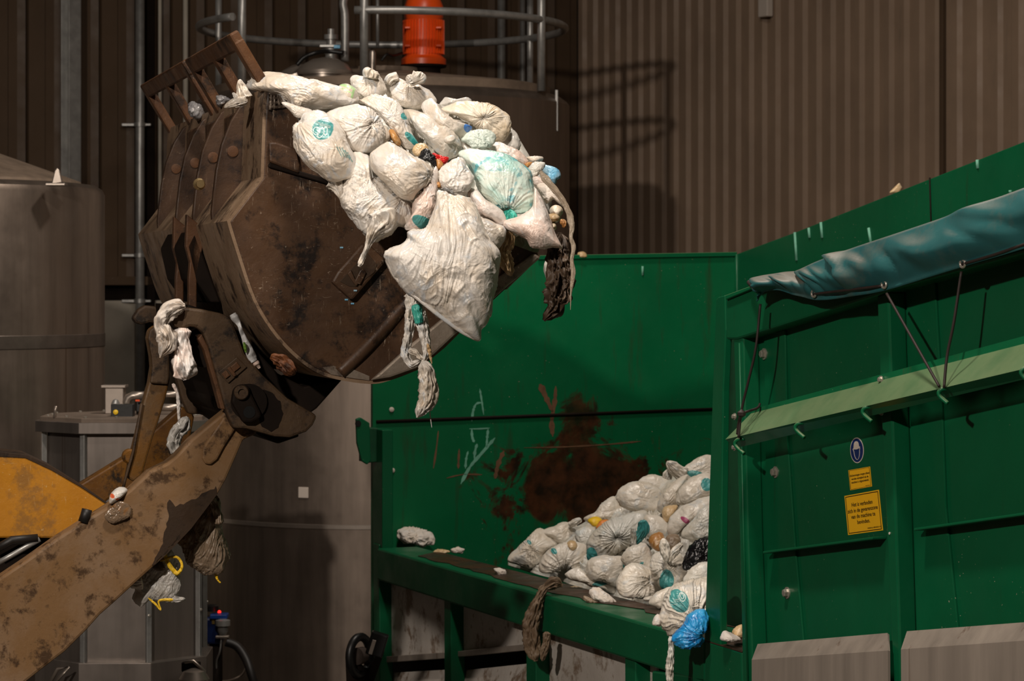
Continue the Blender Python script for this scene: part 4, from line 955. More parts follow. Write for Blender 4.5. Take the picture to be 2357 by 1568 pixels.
for s, w, wd in (('Afschermingen mogen alleen', .70, .90), ('worden verwijderd als de', .53, .78), ('machine is uitgeschakeld.', .36, .80)): text_mesh(s, 'lettering', fm, .5, w, wd, .155, M['stick_k'], st)
text_mesh('WAUK-ALL-01', 'lettering', fm, .82, .09, .2, .05, M['stick_k'], st)
cs = [PF.hit(*p, so_) for p in ((1955, 1010), (1986, 1005), (1990, 1063.5), (1959, 1069))]
fm = quad_map(cs, 0); circ = [(.5 + .5 * math.cos(a), .5 + .5 * math.sin(a)) for a in [2 * math.pi * i / 48 for i in range(48)]]
st = flat('helmet_sign', circ, fm, M['stick_w'], HP); st['label'] = 'round blue safety helmet sign with white rim'
fm = quad_map(cs, .0010); flat('blue_disc', [(.5 + (u - .5) * .9, .5 + (w - .5) * .92) for u, w in circ], fm, M['stick_b'], st)
fm = quad_map(cs, .0020)
flat('helmet_mark', [(.22, .58), (.20, .55), (.30, .55), (.5, .535), (.70, .56), (.78, .60), (.76, .625), (.70, .63), (.67, .78), (.60, .84), (.5, .86), (.40, .84), (.33, .78), (.28, .60)], fm, M['stick_w'], st)
face = [(.26, .54), (.27, .50), (.30, .48), (.31, .38), (.36, .25), (.44, .16), (.52, .135), (.60, .17), (.67, .26), (.71, .40), (.72, .50), (.75, .53), (.75, .57)]
pipe('chin_line', [fm(u, w) for u, w in face], .0016, M['stick_w'], st, 6, 3)

# ------------------------------------------------------------------ rolled tarpaulin along the hopper top
TP = empty('tarpaulin', PF.hit(1900, 620, .1), 'blue-green tarpaulin folded over the hopper edge, laced with black cord', 'tarpaulin')
up = [(1731, 657), (1752, 640), (1782, 632), (1830, 625), (1880, 603), (1960, 573), (2080, 533), (2200, 492), (2357, 434), (2460, 396)]
lo = [(1741, 694), (1758, 674), (1790, 668), (1830, 680), (1883, 691), (1944, 685), (2032, 670), (2155, 633), (2357, 573), (2460, 542)]
U, Lw = catmull(up, 14), catmull(lo, 14); n = len(U); K = 26
V = np.zeros((n, K, 3))
for i in range(n):
    for j in range(K):
        w = j / (K - 1); x, y = U[i] * (1 - w) + Lw[i] * w
        s = i / n
        bul = .10 + .05 * math.sin(math.pi * min(1, w * 1.1))
        V[i, j] = PF.hit(x, y, bul)
S_, Wd = np.meshgrid(np.arange(n) / 14, np.linspace(0, 1, K), indexing='ij')
nz = pnoise(np.stack([S_ * 1.1 - Wd * 1.6, Wd * 1.0, 0 * S_], -1), 3); cre = np.abs(pnoise(np.stack([S_ * 2.0 - Wd * 2.4, Wd * .9, 0 * S_ + 4], -1), 5))
amp = np.clip(Wd * 3, 0, 1) * np.clip((1 - Wd) * 2.2, 0.12, 1)
disp = amp * (.05 * nz + .075 * (cre - .25))
for (s0, w0, wid, a) in ((4.55, .0, .16, .06), (2.7, .1, .2, -.05), (1.0, .2, .5, .05), (7.6, .5, .25, .035)):
    disp += a * np.exp(-((S_ - s0 - (Wd - w0) * .75) / wid) ** 2) * np.clip(1.15 - Wd, 0, 1)
V += disp[..., None] * np.array(bn)[None, None]
topback = np.stack([V[:, 0] + np.array(bi) * d_ + np.array((0, 0, dz_)) for d_, dz_ in ((.34, -.03), (.24, .0), (.12, .012), (.04, .008))], 1)
V = np.concatenate([topback, V], 1); K2 = V.shape[1]
f = [(i * K2 + j, (i + 1) * K2 + j, (i + 1) * K2 + j + 1, i * K2 + j + 1) for i in range(n - 1) for j in range(K2 - 1)]
tp = link('tarp_sheet', fixn(mesh_from(V.reshape(-1, 3), f)), M['tarp'], TP, True)
m = tp.modifiers.new('Solidify', 'SOLIDIFY'); m.thickness = .006; m.offset = 0
bvh = BVHTree.FromPolygons([tuple(q) for q in V.reshape(-1, 3)], f)
def on_tarp(px, py, lift=.012):
    d = Vector(((px - CX) / F, 1, -(py - HY) / F)).normalized(); h = bvh.ray_cast(Vector((0, 0, CAMZ)), d)
    return (h[0] if h[0] else PF.hit(px, py, .13)) - d * lift
for px, py in ((1873, 676), (2035, 655), (2216, 607)):
    cpt = on_tarp(px, py)
    q = [cpt + bd_ * (.020 * math.cos(a)) + Vector((0, 0, .016 * math.sin(a))) for a in [2 * math.pi * i / 20 for i in range(20)]]
    e = pipe('eyelet', q, .006, M['bolt'], TP, 8, 0, True)
    lathe('eyelet_hole', [(.014, 0), (.014, .003)], cpt - bn * .004, M['black'], e, 14, axis=bn)
def cord(pts, parent): pipe('cord', pts, .0065, M['cord'], parent, 8, 6)
cord([on_tarp(1873, 677), on_tarp(1950, 668, .012), on_tarp(2030, 658)], TP)
cord([on_tarp(2216, 608), on_tarp(2290, 586, .012), on_tarp(2357, 563), on_tarp(2420, 545)], TP)
cord([PF.hit(1750, 700, .11), PF.hit(1740, 800, .12), PF.hit(1722, 880, .13), PF.hit(1707, 945, .14), PF.hit(1700, 1008, .15)], TP)
cord([PF.hit(1749, 930, .02), PF.hit(1742, 940, .05), PF.hit(1708, 953, .145), PF.hit(1700, 975, .15), PF.hit(1697, 1000, .15)], TP)
lathe('knot', [(.004, -.02), (.02, -.01), (.022, .006), (.004, .02)], PF.hit(1707, 952, .15), M['cord'], TP, 10)
cord([PF.hit(2041, 676, .11), PF.hit(2100, 780, .125), PF.hit(2162, 890, .15)], TP)
cord([PF.hit(2213, 625, .11), PF.hit(2196, 740, .125), PF.hit(2180, 820, .135), PF.hit(2173, 893, .15)], TP)
pipe('rod_end', [PF.hit(1724, 650, .04), PF.hit(1733, 660, .07)], .012, M['cord'], TP, 10)

# ------------------------------------------------------------------ bags
def depth_bucket(x, y):
    d = (x - 680) * .508 + (y - 260) * -.862
    return 12.70 + .0035 * max(0, d)
def depth_heap(x, y):
    A = np.array([[1, 1170, 1300], [1, 1500, 1395], [1, 1600, 1060]], float); b = np.linalg.solve(A, np.array([1 / 17.7, 1 / 15.6, 1 / 17.3]))
    return 1 / (b[0] + b[1] * x + b[2] * y)
seedn = [100]
def bag(poly, label, mat='film', Y=None, dY=0, T=None, knots=(), stamps=(), lines=(), group='rubbish bags in the loader bucket', tilt=None, name='garbage_bag', cat='bag', depth=depth_bucket, base=None, **kw):
    seedn[0] += 13
    cx, cy = centroid(poly); Yc = Y if Y else depth(cx, cy) + dY
    q = np.array(poly); w = min(np.ptp(q[:, 0]), np.ptp(q[:, 1])) / F * Yc
    T = T or max(.03, min(.20, w * .42))
    mt = M[mat]
    if stamps or lines:
        s = Yc / F
        mt = film(mat + '_printed', **dict(FILMARG.get(mat, {})), stamps=[((x - cx) * s, -(y - cy) * s, rx * s, ry * s, an, col) for x, y, rx, ry, an, col in stamps],
                  lines=[((x - cx) * s, -(y - cy) * s, rx * s, ry * s, an, wd) for x, y, rx, ry, an, wd in lines])
    if tilt is None: tilt = (.15, .35) if depth is depth_bucket else (.1, .5)
    o = blob(name, poly, Yc, T, mt, knots=knots, seed=seedn[0], tilt=tilt, **kw)
    tag(o, label, cat, group)
    o['_Y'] = Yc
    return o
FILMARG = {'film': {}, 'film3': dict(base=(.74, .69, .61), tint=(.60, .51, .39), blue=(.52, .56, .58), amt=.6), 'film4': dict(base=(.66, .65, .60), tint=(.56, .50, .40), blue=(.48, .55, .56), amt=.65),
           'pink': dict(base=(.80, .74, .69), tint=(.76, .54, .44), blue=(.70, .70, .70), amt=.7), 'film2': dict(base=(.80, .72, .60), tint=(.72, .56, .36), blue=(.74, .72, .68))}
def tail(o, path, mat=None, T=.03, dY=0, seed=None, name='tail', **kw):
    seedn[0] += 7
    return strip(name, path, o['_Y'] + dY, T, M[mat] if mat else o.data.materials[0], seed or seedn[0], o, **kw)
def printed(o, rows):
    """white lettering pressed onto the bag's own surface: (text, px, py, width px, height px, angle, colour)"""
    me = o.data; bv = BVHTree.FromPolygons([tuple(v.co + o.location) for v in me.vertices], [tuple(p.vertices) for p in me.polygons])
    for s, px, py, w, h, an, mk in rows:
        def fm(u, v):
            x, y = u * w, -v * h; ca, sa = math.cos(math.radians(an)), math.sin(math.radians(an))
            X, Yp_ = px + x * ca - y * sa, py + x * sa + y * ca
            d = Vector(((X - CX) / F, 1, -(Yp_ - HY) / F)).normalized(); r = bv.ray_cast(Vector((0, 0, CAMZ)), d)
            return (r[0] if r[0] else P(X, Yp_, o['_Y'])) - d * .0025
        text_mesh(s, 'printed_text', fm, 0, 0, 1, 1, M[mk], o)
M['print_w'] = simple('print_pale', (.55, .68, .64), .5, 0, 0, 3, 0); M['print_t'] = simple('print_teal', (.05, .35, .36), .5, 0, 0, 3, 0)

# --- loads in the bucket
core = patch('rubbish_core', [(650, 215), (760, 205), (900, 200), (1010, 240), (1150, 270), (1230, 380), (1270, 470), (1200, 540), (1050, 560), (900, 500), (790, 430), (710, 330)], depth_bucket, .16, .5, M['film4'], 5)
tag(core, 'crumpled white bags deep in the bucket, glimpsed between the upper bags', 'waste', kind='stuff')
filler = blob('rubbish_filling', [(640, 260), (760, 300), (900, 380), (1100, 430), (1230, 560), (1100, 680), (900, 780), (760, 800), (640, 700), (590, 540), (625, 400)], 14.6, .9, M['grimy'], seed=6, res=.5, tilt=(-.27, 0))
tag(filler, 'packed refuse filling the inside of the loader bucket', 'waste', kind='stuff')

b = bag(mp(c3, [(95, 350), (150, 300), (230, 295), (300, 340), (350, 410), (390, 500), (440, 580), (445, 640), (430, 690), (380, 715), (300, 732), (230, 690), (150, 630), (100, 560), (70, 450), (68, 390)]),
        'plump white bag with round teal print, leftmost over the bucket side', knots=[c3(92, 352)], streak=(-58, .10), dY=-.04, crumple=.12, fine=.04,
        stamps=[(*c3(250, 418), 25, 26, 0, TEAL)], lines=[(*c3(215, 428), 7.5, 9, 0, .12), (*c3(240, 440), 6.5, 12, 20, .14), (*c3(268, 428), 4, 10, 0, .2)])
tail(b, [(*c3(300, 715), 22), (*c3(335, 760), 17), (*c3(350, 800), 9), (*c3(378, 855), 5)], T=.05)
printed(b, [('Alleen incontinentie', *c3(245, 380), 36, 5, 18, 'print_w'), ('materiaal', *c3(255, 392), 26, 5, 18, 'print_w')] + [(s, *c3(x, y), 26, 4.2, 62, 'print_t') for s, x, y in (('alleen luiers', 342, 545), ('en incontinentie', 358, 548), ('materiaal', 374, 552), ('geen plastic', 392, 566), ('in deze zak', 408, 580))])
b = bag([(578, 180), (600, 168), (640, 167), (690, 177), (760, 193), (800, 202), (822, 218), (824, 238), (805, 246), (775, 244), (745, 252), (711, 255), (685, 268), (668, 240), (640, 222), (600, 212), (572, 202)],
        'long white bag along the bucket top next to the spill guard', dY=.1, streak=(-18, .12), T=.17, fine=.07)
tail(b, [(*c1(705, 450), 8), (*c1(660, 455), 11), (*c1(610, 470), 9), (*c1(565, 490), 3)], T=.04, dY=.1); tail(b, [(*c1(640, 440), 4), (*c1(630, 420), 5), (*c1(615, 400), 1.5)], T=.02, dY=.1)
tail(b, [(*c1(610, 165), 2), (*c1(690, 440), 18), (*c1(665, 360), 9), (*c1(660, 320), 3)][1:], T=.03, dY=.12)
bag(mp(c3, [(-15, 250), (30, 250), (100, 275), (165, 290), (180, 320), (120, 345), (80, 340), (35, 290)]), 'flattened white film lying above the teal-printed left bag', dY=.02, streak=(-30, .14), fine=.1)
b = bag(mp(c3, [(335, 160), (360, 138), (400, 140), (440, 170), (455, 215), (448, 255), (415, 262), (370, 262), (345, 230)]), 'rolled nappy with a green pattern on the bucket heap', 'film', dY=-.02, T=.09, lines=[(*c3(385, 205), 22, 24, 0, .22)], crumple=.08, name='nappy', cat='nappy')
b.data.materials[0] = film('green_pattern', lines=(), stamps=[((p_[0]) / F * 13.2, p_[1] / F * 13.2, 9, 1.6, -20, (.10, .42, .06)) for p_ in ()] or [(.005, .035, .05, .009, 15, (.36, .56, .26)), (.028, .0, .006, .04, 12, (.36, .56, .26)), (.0, .012, .035, .004, 25, (.4, .6, .3))])
bag(mp(c3, [(265, 322), (330, 275), (430, 262), (530, 288), (585, 340), (622, 430), (612, 492), (545, 552), (470, 562), (408, 540), (375, 480), (325, 400), (278, 345)]), 'round white bag with pleats around its knot, right of the teal-printed left bag', knots=[c3(552, 385)], streak=(-25, .06), dY=-.03, pleat=.13)
b = bag(mp(c3, [(408, 105), (440, 86), (498, 90), (530, 60), (570, 66), (600, 110), (628, 172), (605, 215), (560, 245), (500, 262), (452, 245), (440, 195), (415, 140)]), 'tied white bag at the top left crest of the heap', knots=[c3(530, 100)], dY=.05, fine=.08, streak=(70, .07))
tail(b, [(*c3(530, 108), 14), (*c3(535, 72), 17), (*c3(545, 52), 9)], T=.05, dY=-.05)
b = bag(mp(c3, [(608, 165), (640, 110), (700, 100), (760, 128), (840, 150), (890, 182), (928, 240), (890, 275), (850, 292), (780, 290), (700, 265), (640, 222)]), 'white bag with a sprouting tuft at the top centre of the heap', knots=[c3(765, 130)], dY=.05, streak=(-35, .07), pleat=.12)
tail(b, [(*c3(760, 132), 7), (*c3(790, 118), 10), (*c3(825, 92), 15), (*c3(838, 68), 7)], T=.03, dY=-.1); tail(b, [(*c3(775, 125), 8), (*c3(760, 105), 9), (*c3(745, 95), 4)], T=.03, dY=-.1)
tail(b, [(*c3(640, 150), 12), (*c3(660, 115), 15), (*c3(700, 100), 10)], T=.04, dY=-.03)
bag(mp(c3, [(458, 245), (540, 208), (640, 218), (700, 258), (745, 330), (765, 400), (805, 480), (822, 505), (770, 535), (720, 512), (678, 440), (640, 390), (598, 345), (545, 290), (490, 268)]), 'empty white film with teal print draped down between two bags', dY=-.06, T=.07, streak=(-50, .2), fine=.1,
    stamps=[(*c3(735, 335), 8, 9, -30, TEAL), (*c3(778, 470), 8, 20, -45, TEAL), (*c3(800, 490), 8, 9, 0, TEAL)], name='plastic_film', cat='film')
bag(mp(c3, [(640, 415), (668, 415), (700, 460), (715, 505), (690, 510), (655, 470)]), 'small orange packet under the draped film', 'amber', dY=-.02, T=.04, name='orange_packet', cat='packet')
bag(mp(c3, [(580, 385), (625, 400), (650, 450), (640, 480), (600, 490)]), 'beige bundle squeezed beside the orange packet', 'film2', dY=.0)
bag(mp(c3, [(722, 302), (770, 288), (830, 308), (900, 330), (960, 368), (1040, 400), (1062, 450), (1078, 520), (1045, 572), (1000, 592), (955, 572), (905, 530), (855, 470), (795, 420), (748, 370)]), 'long white bag sloping down the heap centre above the red scrap', dY=0, streak=(-42, .10), crumple=.18, fine=.06)
b = bag(mp(c3, [(843, 270), (880, 226), (920, 240), (962, 300), (1050, 368), (1122, 365), (1142, 405), (1092, 462), (1020, 452), (940, 405), (868, 340)]), 'twisted white bag with a blue tip near the heap centre', dY=-.10, T=.09, streak=(-38, .12), stamps=[(*c3(1118, 402), 10, 12, 20, (.02, .16, .52))], crumple=.2)
bag(mp(c3, [(975, 470), (1000, 450), (1035, 450), (1040, 480), (1010, 500), (980, 495)]), 'small knotted white lump below the blue-tipped bag', dY=-.15)
bag(mp(c3, [(945, 300), (1010, 262), (1090, 238), (1200, 248), (1300, 278), (1362, 330), (1377, 400), (1352, 455), (1322, 492), (1250, 485), (1200, 440), (1130, 380), (1050, 335), (980, 312)]), 'big cream bag with radiating pleats at the heap right shoulder', 'film2', knots=[c3(1212, 355)], dY=0, pleat=.14, streak=(-15, .05), dim=.22)
bag(mp(c3, [(940, 268), (978, 216), (1050, 232), (1112, 212), (1148, 242), (1080, 258), (1000, 285)]), 'clear crumpled film standing behind the cream bag', 'clear', dY=.3, T=.04, sharp=True, fine=.12, name='plastic_film', cat='film')
bag(mp(c3, [(1068, 480), (1090, 445), (1140, 420), (1200, 408), (1258, 430), (1282, 470), (1245, 525), (1180, 535), (1110, 495)]), 'crumpled mint-green film below the cream bag', 'mint', dY=-.12, fine=.22, crumple=.3, name='plastic_film', cat='film')
bag(mp(c3, [(1310, 495), (1352, 450), (1372, 402), (1412, 440), (1430, 500), (1415, 545), (1360, 530)]), 'pale bag tucked behind the cream bag on the heap edge', 'clear', dY=.1, streak=(60, .12))
bag(mp(c3, [(1225, 510), (1300, 488), (1370, 515), (1440, 555), (1482, 612), (1440, 640), (1350, 600), (1280, 555)]), 'crumpled off-white bag above the teal bag', 'pink', dY=-.05, fine=.14, crumple=.22)
b = bag(mp(c3, [(1055, 565), (1100, 530), (1200, 528), (1320, 548), (1420, 605), (1482, 660), (1503, 730), (1520, 820), (1500, 882), (1440, 917), (1340, 908), (1260, 872), (1215, 830), (1175, 760), (1140, 680), (1098, 610)]), 'translucent teal bag knotted at its lower end', 'tealfilm', knots=[c3(1350, 905)], dY=-.20, crumple=.13, fine=.05, streak=(-48, .04), pleat=.14)
tail(b, [(*c3(1350, 898), 6), (*c3(1352, 920), 10), (*c3(1345, 965), 14)], 'tealknot', T=.03, dY=-.1); tail(b, [(*c3(1358, 900), 6), (*c3(1385, 930), 8), (*c3(1402, 972), 8)], 'tealknot', T=.03, dY=-.12)
bag(mp(c3, [(522, 570), (560, 530), (640, 488), (700, 520), (780, 568), (860, 608), (912, 680), (892, 732), (832, 782), (780, 837), (720, 832), (655, 770), (588, 710), (538, 650)]), 'smooth white bag at the centre left of the heap, below the draped film', knots=[c3(905, 690)], dY=-.12, crumple=.11, fine=.05, streak=(-35, .06))
b = bag(mp(c3, [(415, 562), (500, 560), (532, 600), (535, 680), (600, 720), (680, 790), (780, 850), (782, 950), (740, 1000), (690, 992), (650, 1040), (580, 1082), (520, 1062), (440, 970), (375, 900), (342, 840), (370, 770), (400, 700)]), 'sagging white bag with a thin hanging tail at the bucket side', knots=[c3(528, 690), c3(745, 800)], dY=-.04, streak=(55, .08), pleat=.13, crumple=.18)
tail(b, [(*c3(590, 890), 24), (*c3(600, 950), 30), (*c3(550, 1030), 14), (*c3(515, 1110), 6), (*c3(490, 1170), 5), (*c3(460, 1238), 6)], T=.035, dY=-.17, fold=.35)
b = bag(mp(c3, [(850, 615), (900, 612), (930, 640), (935, 720), (930, 830), (915, 930), (862, 995), (800, 1032), (735, 1000), (780, 930), (785, 850), (840, 780), (885, 725)]), 'pinkish translucent bag with teal print hanging under the smooth bag', 'pink', dY=-.06, T=.10, streak=(70, .12), stamps=[(*c3(850, 978), 27, 15, 30, TEAL)], crumple=.16)
bag(mp(c3, [(943, 690), (970, 622), (1040, 588), (1092, 600), (1112, 650), (1152, 702), (1132, 772), (1080, 815), (1010, 805), (952, 750)]), 'small crumpled white bag left of the teal bag', dY=-.20, fine=.16, crumple=.26)
bag(mp(c3, [(780, 540), (800, 505), (850, 495), (880, 530), (850, 575), (800, 575)]), 'tan crumpled paper beside the black scrap', 'tan', dY=-.1, fine=.2, name='paper_scrap', cat='scrap')
bag(mp(c3, [(818, 575), (865, 525), (900, 560), (930, 595), (935, 660), (915, 640), (875, 605), (840, 605)]), 'black film scrap in the middle of the heap', 'blackfilm', dY=-.16, fine=.22, crumple=.3, name='film_scrap', cat='scrap')
o = strip('red_scrap', [(*c3(905, 555), 3), (*c3(925, 582), 8), (*c3(960, 600), 9), (*c3(1000, 582), 3)], depth_bucket(*c3(950, 590)) - .18, .02, M['red'], 3); tag(o, 'bright red scrap of film beside the black scrap', 'scrap')
bag(mp(c3, [(925, 590), (955, 600), (970, 630), (945, 665), (930, 650)]), 'brown bit below the red scrap', 'amber', dY=-.16, T=.03, name='food_scrap', cat='scrap')
bag(mp(c3, [(925, 735), (950, 730), (955, 760), (935, 765)]), 'tiny amber scrap left of the small crumpled bag', 'amber', dY=-.12, T=.02, name='food_scrap', cat='scrap')
bag(mp(c3, [(1108, 780), (1160, 770), (1230, 840), (1325, 905), (1340, 985), (1250, 965), (1165, 895)]), 'white bag squeezed beneath the teal bag', 'pink', dY=-.10, streak=(-40, .1))
b = bag(mp(c9, [(100, 660), (230, 610), (340, 540), (366, 440), (345, 340), (390, 390), (450, 500), (500, 640), (545, 770), (608, 890), (560, 880), (500, 875), (430, 885), (335, 865), (300, 810), (230, 770), (120, 715)]), 'hanging pale pink bag with a pointed corner at the bucket lip', 'pink', dY=-.16, T=.12, streak=(-50, .07), crumple=.12)
bag(mp(c3, [(1150, 925), (1205, 930), (1290, 975), (1345, 1010), (1335, 1080), (1280, 1142), (1220, 1105), (1185, 1000)]), 'white bag behind the big hanging bag, lower right', dY=-.02, streak=(65, .12))
# big hanging bag
b0 = bag([(1008, 440), (1040, 448), (1066, 455), (1092, 475), (1108, 510), (1122, 548), (1145, 580), (1150, 612), (1148, 652), (1138, 690), (1128, 728), (1119, 751), (1109, 762), (1107, 781), (1092, 782), (1064, 766), (1017, 735), (974, 700), (938, 668), (905, 634), (891, 600), (889, 584), (926, 564), (941, 550), (944, 535), (984, 522), (1004, 478)],
         'largest white bag, spread wide and hanging over the bucket side', Y=12.40, T=.17, knots=[(1030, 440)], streak=(78, .075), pleat=.05, kr=2.2, crumple=.15, fine=.035, tilt=(.05, .1), pf=.62, dim=0)
pipe('hem_fold', [on for on in [P(891, 596, 12.36), P(907, 632, 12.34), P(940, 668, 12.32), P(978, 700, 12.30), P(1020, 733, 12.30), P(1064, 764, 12.32), P(1094, 779, 12.35)]], .010, M['film'], b0, 10, 6)
# tied strip under it
o = strip('tied_film', [(950, 672, 17), (948, 705, 13), (942, 760, 9), (934, 800, 9), (932, 815, 8), (946, 838, 7), (966, 832, 5), (972, 830, 4)], 12.55, .03, M['film'], 31, fold=.4)
tag(o, 'knotted white film strip with teal print dangling from the bucket', 'film'); o['_Y'] = 12.55
for pth in ([(962, 690, 10), (972, 750, 11), (982, 800, 8), (978, 826, 5), (972, 832, 4)], [(972, 828, 5), (980, 850, 14), (986, 890, 17), (982, 925, 17), (970, 945, 12), (960, 962, 4)], [(940, 806, 5), (955, 812, 6), (972, 828, 4)]):
    tail(o, pth, 'film', T=.03, dY=-.03, fold=.4, name='strand')
tail(o, [(958, 700, 9), (961, 722, 10), (966, 746, 8)], 'tealknot', T=.03, dY=-.06, name='teal_print'); tail(o, [(983, 790, 3), (988, 806, 4), (991, 822, 3), (994, 838, 1)], 'tan', T=.015, dY=-.05, name='strand')
tail(o, [(988, 935, 1.2), (990, 955, 1), (994, 985, .8)], 'film', T=.003, dY=0, name='thread')
# right end of the heap
o = strip('tan_film', [(*c3(1345, 1020), 8), (*c3(1355, 1070), 14), (*c3(1330, 1140), 14), (*c3(1345, 1200), 14), (*c3(1365, 1265), 9), (*c3(1375, 1295), 5)], 12.75, .03, M['tan'], 8, fold=.4); tag(o, 'tan film hanging between the largest bag and the bucket lip', 'film')
bag(mp(c9, [(295, 118), (370, 108), (432, 112), (438, 140), (400, 160), (330, 160)]), 'folded white film atop the right end of the heap', dY=.0, fine=.15, T=.05, name='plastic_film', cat='film')
bag(mp(c9, [(308, 230), (340, 170), (400, 152), (450, 170), (440, 220), (400, 260), (385, 280), (330, 285)]), 'greyish white bundle beside the pale blue bag', 'film4', dY=-.08, fine=.2, crumple=.22)
bag(mp(c9, [(282, 180), (310, 158), (350, 160), (320, 195), (300, 215)]), 'brown scrap above the greyish bundle', 'amber', dY=-.06, T=.03, name='food_scrap', cat='scrap')
bag(mp(c9, [(445, 180), (500, 190), (560, 215), (588, 260), (575, 295), (550, 310), (548, 340), (500, 320), (455, 270), (430, 225)]), 'pale blue bag at the far right tip of the heap', 'lightblue', dY=-.02, fine=.12)
bag(mp(c9, [(335, 300), (385, 275), (440, 300), (470, 340), (430, 350), (390, 385), (350, 340)]), 'white bag between the teal bag and the pale blue bag', 'pink', dY=-.04)
bag(mp(c9, [(385, 350), (440, 335), (510, 350), (560, 400), (600, 440), (618, 560), (560, 500), (530, 470), (470, 510), (440, 490), (400, 410)]), 'torn white paper at the right end of the heap', 'paper', dY=-.10, fine=.14, crumple=.2, T=.06, name='paper_scrap', cat='scrap')
for i, (x, y, r, rx) in enumerate(((548, 570, 52, 58), (530, 625, 42, 58), (525, 700, 34, 26))):
    bag([c9(x + rx * math.cos(a), y + r * math.sin(a)) for a in np.linspace(0, 6.28, 12, endpoint=False)], ['uppermost cream onion-like bundle at the bucket lip', 'middle cream onion-like bundle at the bucket lip', 'lowest cream onion-like bundle at the bucket lip'][i], 'tan' if i == 1 else 'film2', Y=12.95 - .02 * i, T=.075, group='cream bundles at the bucket lip', name='waste_bundle', cat='bundle', crumple=.1, streak=(10, .08))
o = strip('dry_stalk', [(*c9(580, 660), 5), (*c9(610, 665), 6), (*c9(612, 710), 3)], 12.85, .02, M['amber'], 9, rough=.3); tag(o, 'dry brown stalk beside the cream bundles', 'scrap')
o = strip('film_ribbon', [(*c9(415, 235), 7), (*c9(450, 290), 8), (*c9(520, 370), 7), (*c9(590, 460), 6), (*c9(640, 550), 6), (*c9(670, 640), 7), (*c9(680, 720), 5), (*c9(672, 790), 4), (*c9(695, 880), 5), (*c9(680, 980), 4), (*c9(690, 1080), 5), (*c9(680, 1190), 4), (*c9(672, 1260), 2), (*c9(668, 1400), 1)], 12.72, .006, M['ribbon'], 12, fold=.2, rough=.2, lf=.45)
tag(o, 'long translucent ribbon trailing down at the bucket lip', 'film')
o = strip('dirty_rag', [(*c9(575, 750), 8), (*c9(575, 830), 15), (*c9(565, 900), 16), (*c9(560, 1000), 18), (*c9(550, 1100), 16), (*c9(555, 1200), 20), (*c9(545, 1290), 20), (*c9(540, 1370), 16), (*c9(500, 1420), 12), (*c9(445, 1490), 6)], 12.85, .05, M['rag'], 14, fold=.6, rough=.35); o['_Y'] = 12.85
tag(o, 'dark brown soaked rag hanging at the bucket lip', 'rag')
tail(o, [(*c9(590, 880), 7), (*c9(610, 940), 11), (*c9(625, 1030), 13), (*c9(650, 1120), 12), (*c9(660, 1180), 9), (*c9(625, 1230), 8), (*c9(615, 1290), 12), (*c9(580, 1340), 12)], 'rag', T=.05, dY=-.04, fold=.6, rough=.4, name='rag_fold')
bag(mp(c9, [(496, 945), (502, 1000), (500, 1180), (470, 1150), (445, 1080), (445, 1020), (470, 970)]), 'small greyish pouch half hidden behind the brown rag', 'film4', Y=13.0, T=.06)
# pieces seen through the spill guard
bag(mp(c1, [(355, 470), (385, 455), (430, 490), (440, 545), (410, 570), (370, 540), (350, 500)]), 'grey film seen through the far spill guard', 'greyfilm', Y=14.9, T=.08, fine=.3, crumple=.5, name='plastic_film', cat='film')
bag(mp(c1, [(520, 425), (560, 420), (600, 450), (560, 490), (530, 480)]), 'grey film seen through the near spill guard', 'greyfilm', Y=14.2, T=.08, fine=.3, crumple=.5, name='plastic_film', cat='film')

# --- litter caught on the loader
o = strip('white_glove_rag', [(*c2(330, 275), 10), (*c2(270, 285), 16), (*c2(215, 330), 16), (*c2(190, 380), 14), (*c2(215, 440), 18), (*c2(220, 500), 18), (*c2(195, 550), 9), (*c2(178, 585), 3)], 13.32, .05, M['paper'], 17, fold=.4); tag(o, 'crumpled white cloth draped over the coupler hook', 'rag')
o = strip('film_sock', [(*c2(320, 405), 16), (*c2(315, 480), 13), (*c2(320, 560), 17), (*c2(322, 640), 22), (*c2(330, 690), 20), (*c2(335, 718), 11)], 13.36, .06, M['pink'], 19, fold=.4); tag(o, 'pale sock-shaped bag hanging below the coupler hook', 'bag')
bt = AP.hit(*c2(620, 330)) + wv * .3
t = empty('squeezed_bottle', bt, 'squeezed white plastic bottle wedged between coupler and bucket', 'bottle')
def cb_(x, y): return (480 + x / 6.03, 640 + y / 6.03)
strip('bottle_body', [(*cb_(335, 500), 9), (*cb_(370, 560), 9), (*cb_(430, 660), 5), (*cb_(470, 780), 5), (*cb_(520, 900), 8), (*cb_(560, 1000), 10), (*cb_(600, 1090), 10), (*cb_(640, 1160), 8)], 13.30, .05, M['bottle'], 3, t, fold=.03, rough=.02, ends=.8)
strip('bottle_cap', [(*cb_(650, 1165), 7.5), (*cb_(672, 1200), 7.5), (*cb_(682, 1215), 5), (*cb_(700, 1240), 4), (*cb_(708, 1255), 3)], 13.29, .05, M['cap'], 3, t, fold=.0, rough=.0, ends=.9)
strip('bottle_label', [(*cb_(490, 890), 2), (*cb_(505, 960), 4), (*cb_(520, 1040), 2)], 13.245, .01, simple('label_green', (.10, .20, .02), .5), 4, t, fold=.0, rough=0)
o = strip('brown_peel', [(*cb_(855, 1125), 4), (*cb_(920, 1120), 10), (*cb_(1030, 1180), 14), (*cb_(1130, 1270), 14), (*cb_(1200, 1340), 7)], BP.hit(650, 830).y - .03, .03, M['wood'], 21, fold=.4); tag(o, 'curled brown peel stuck under the curved bucket back', 'scrap')
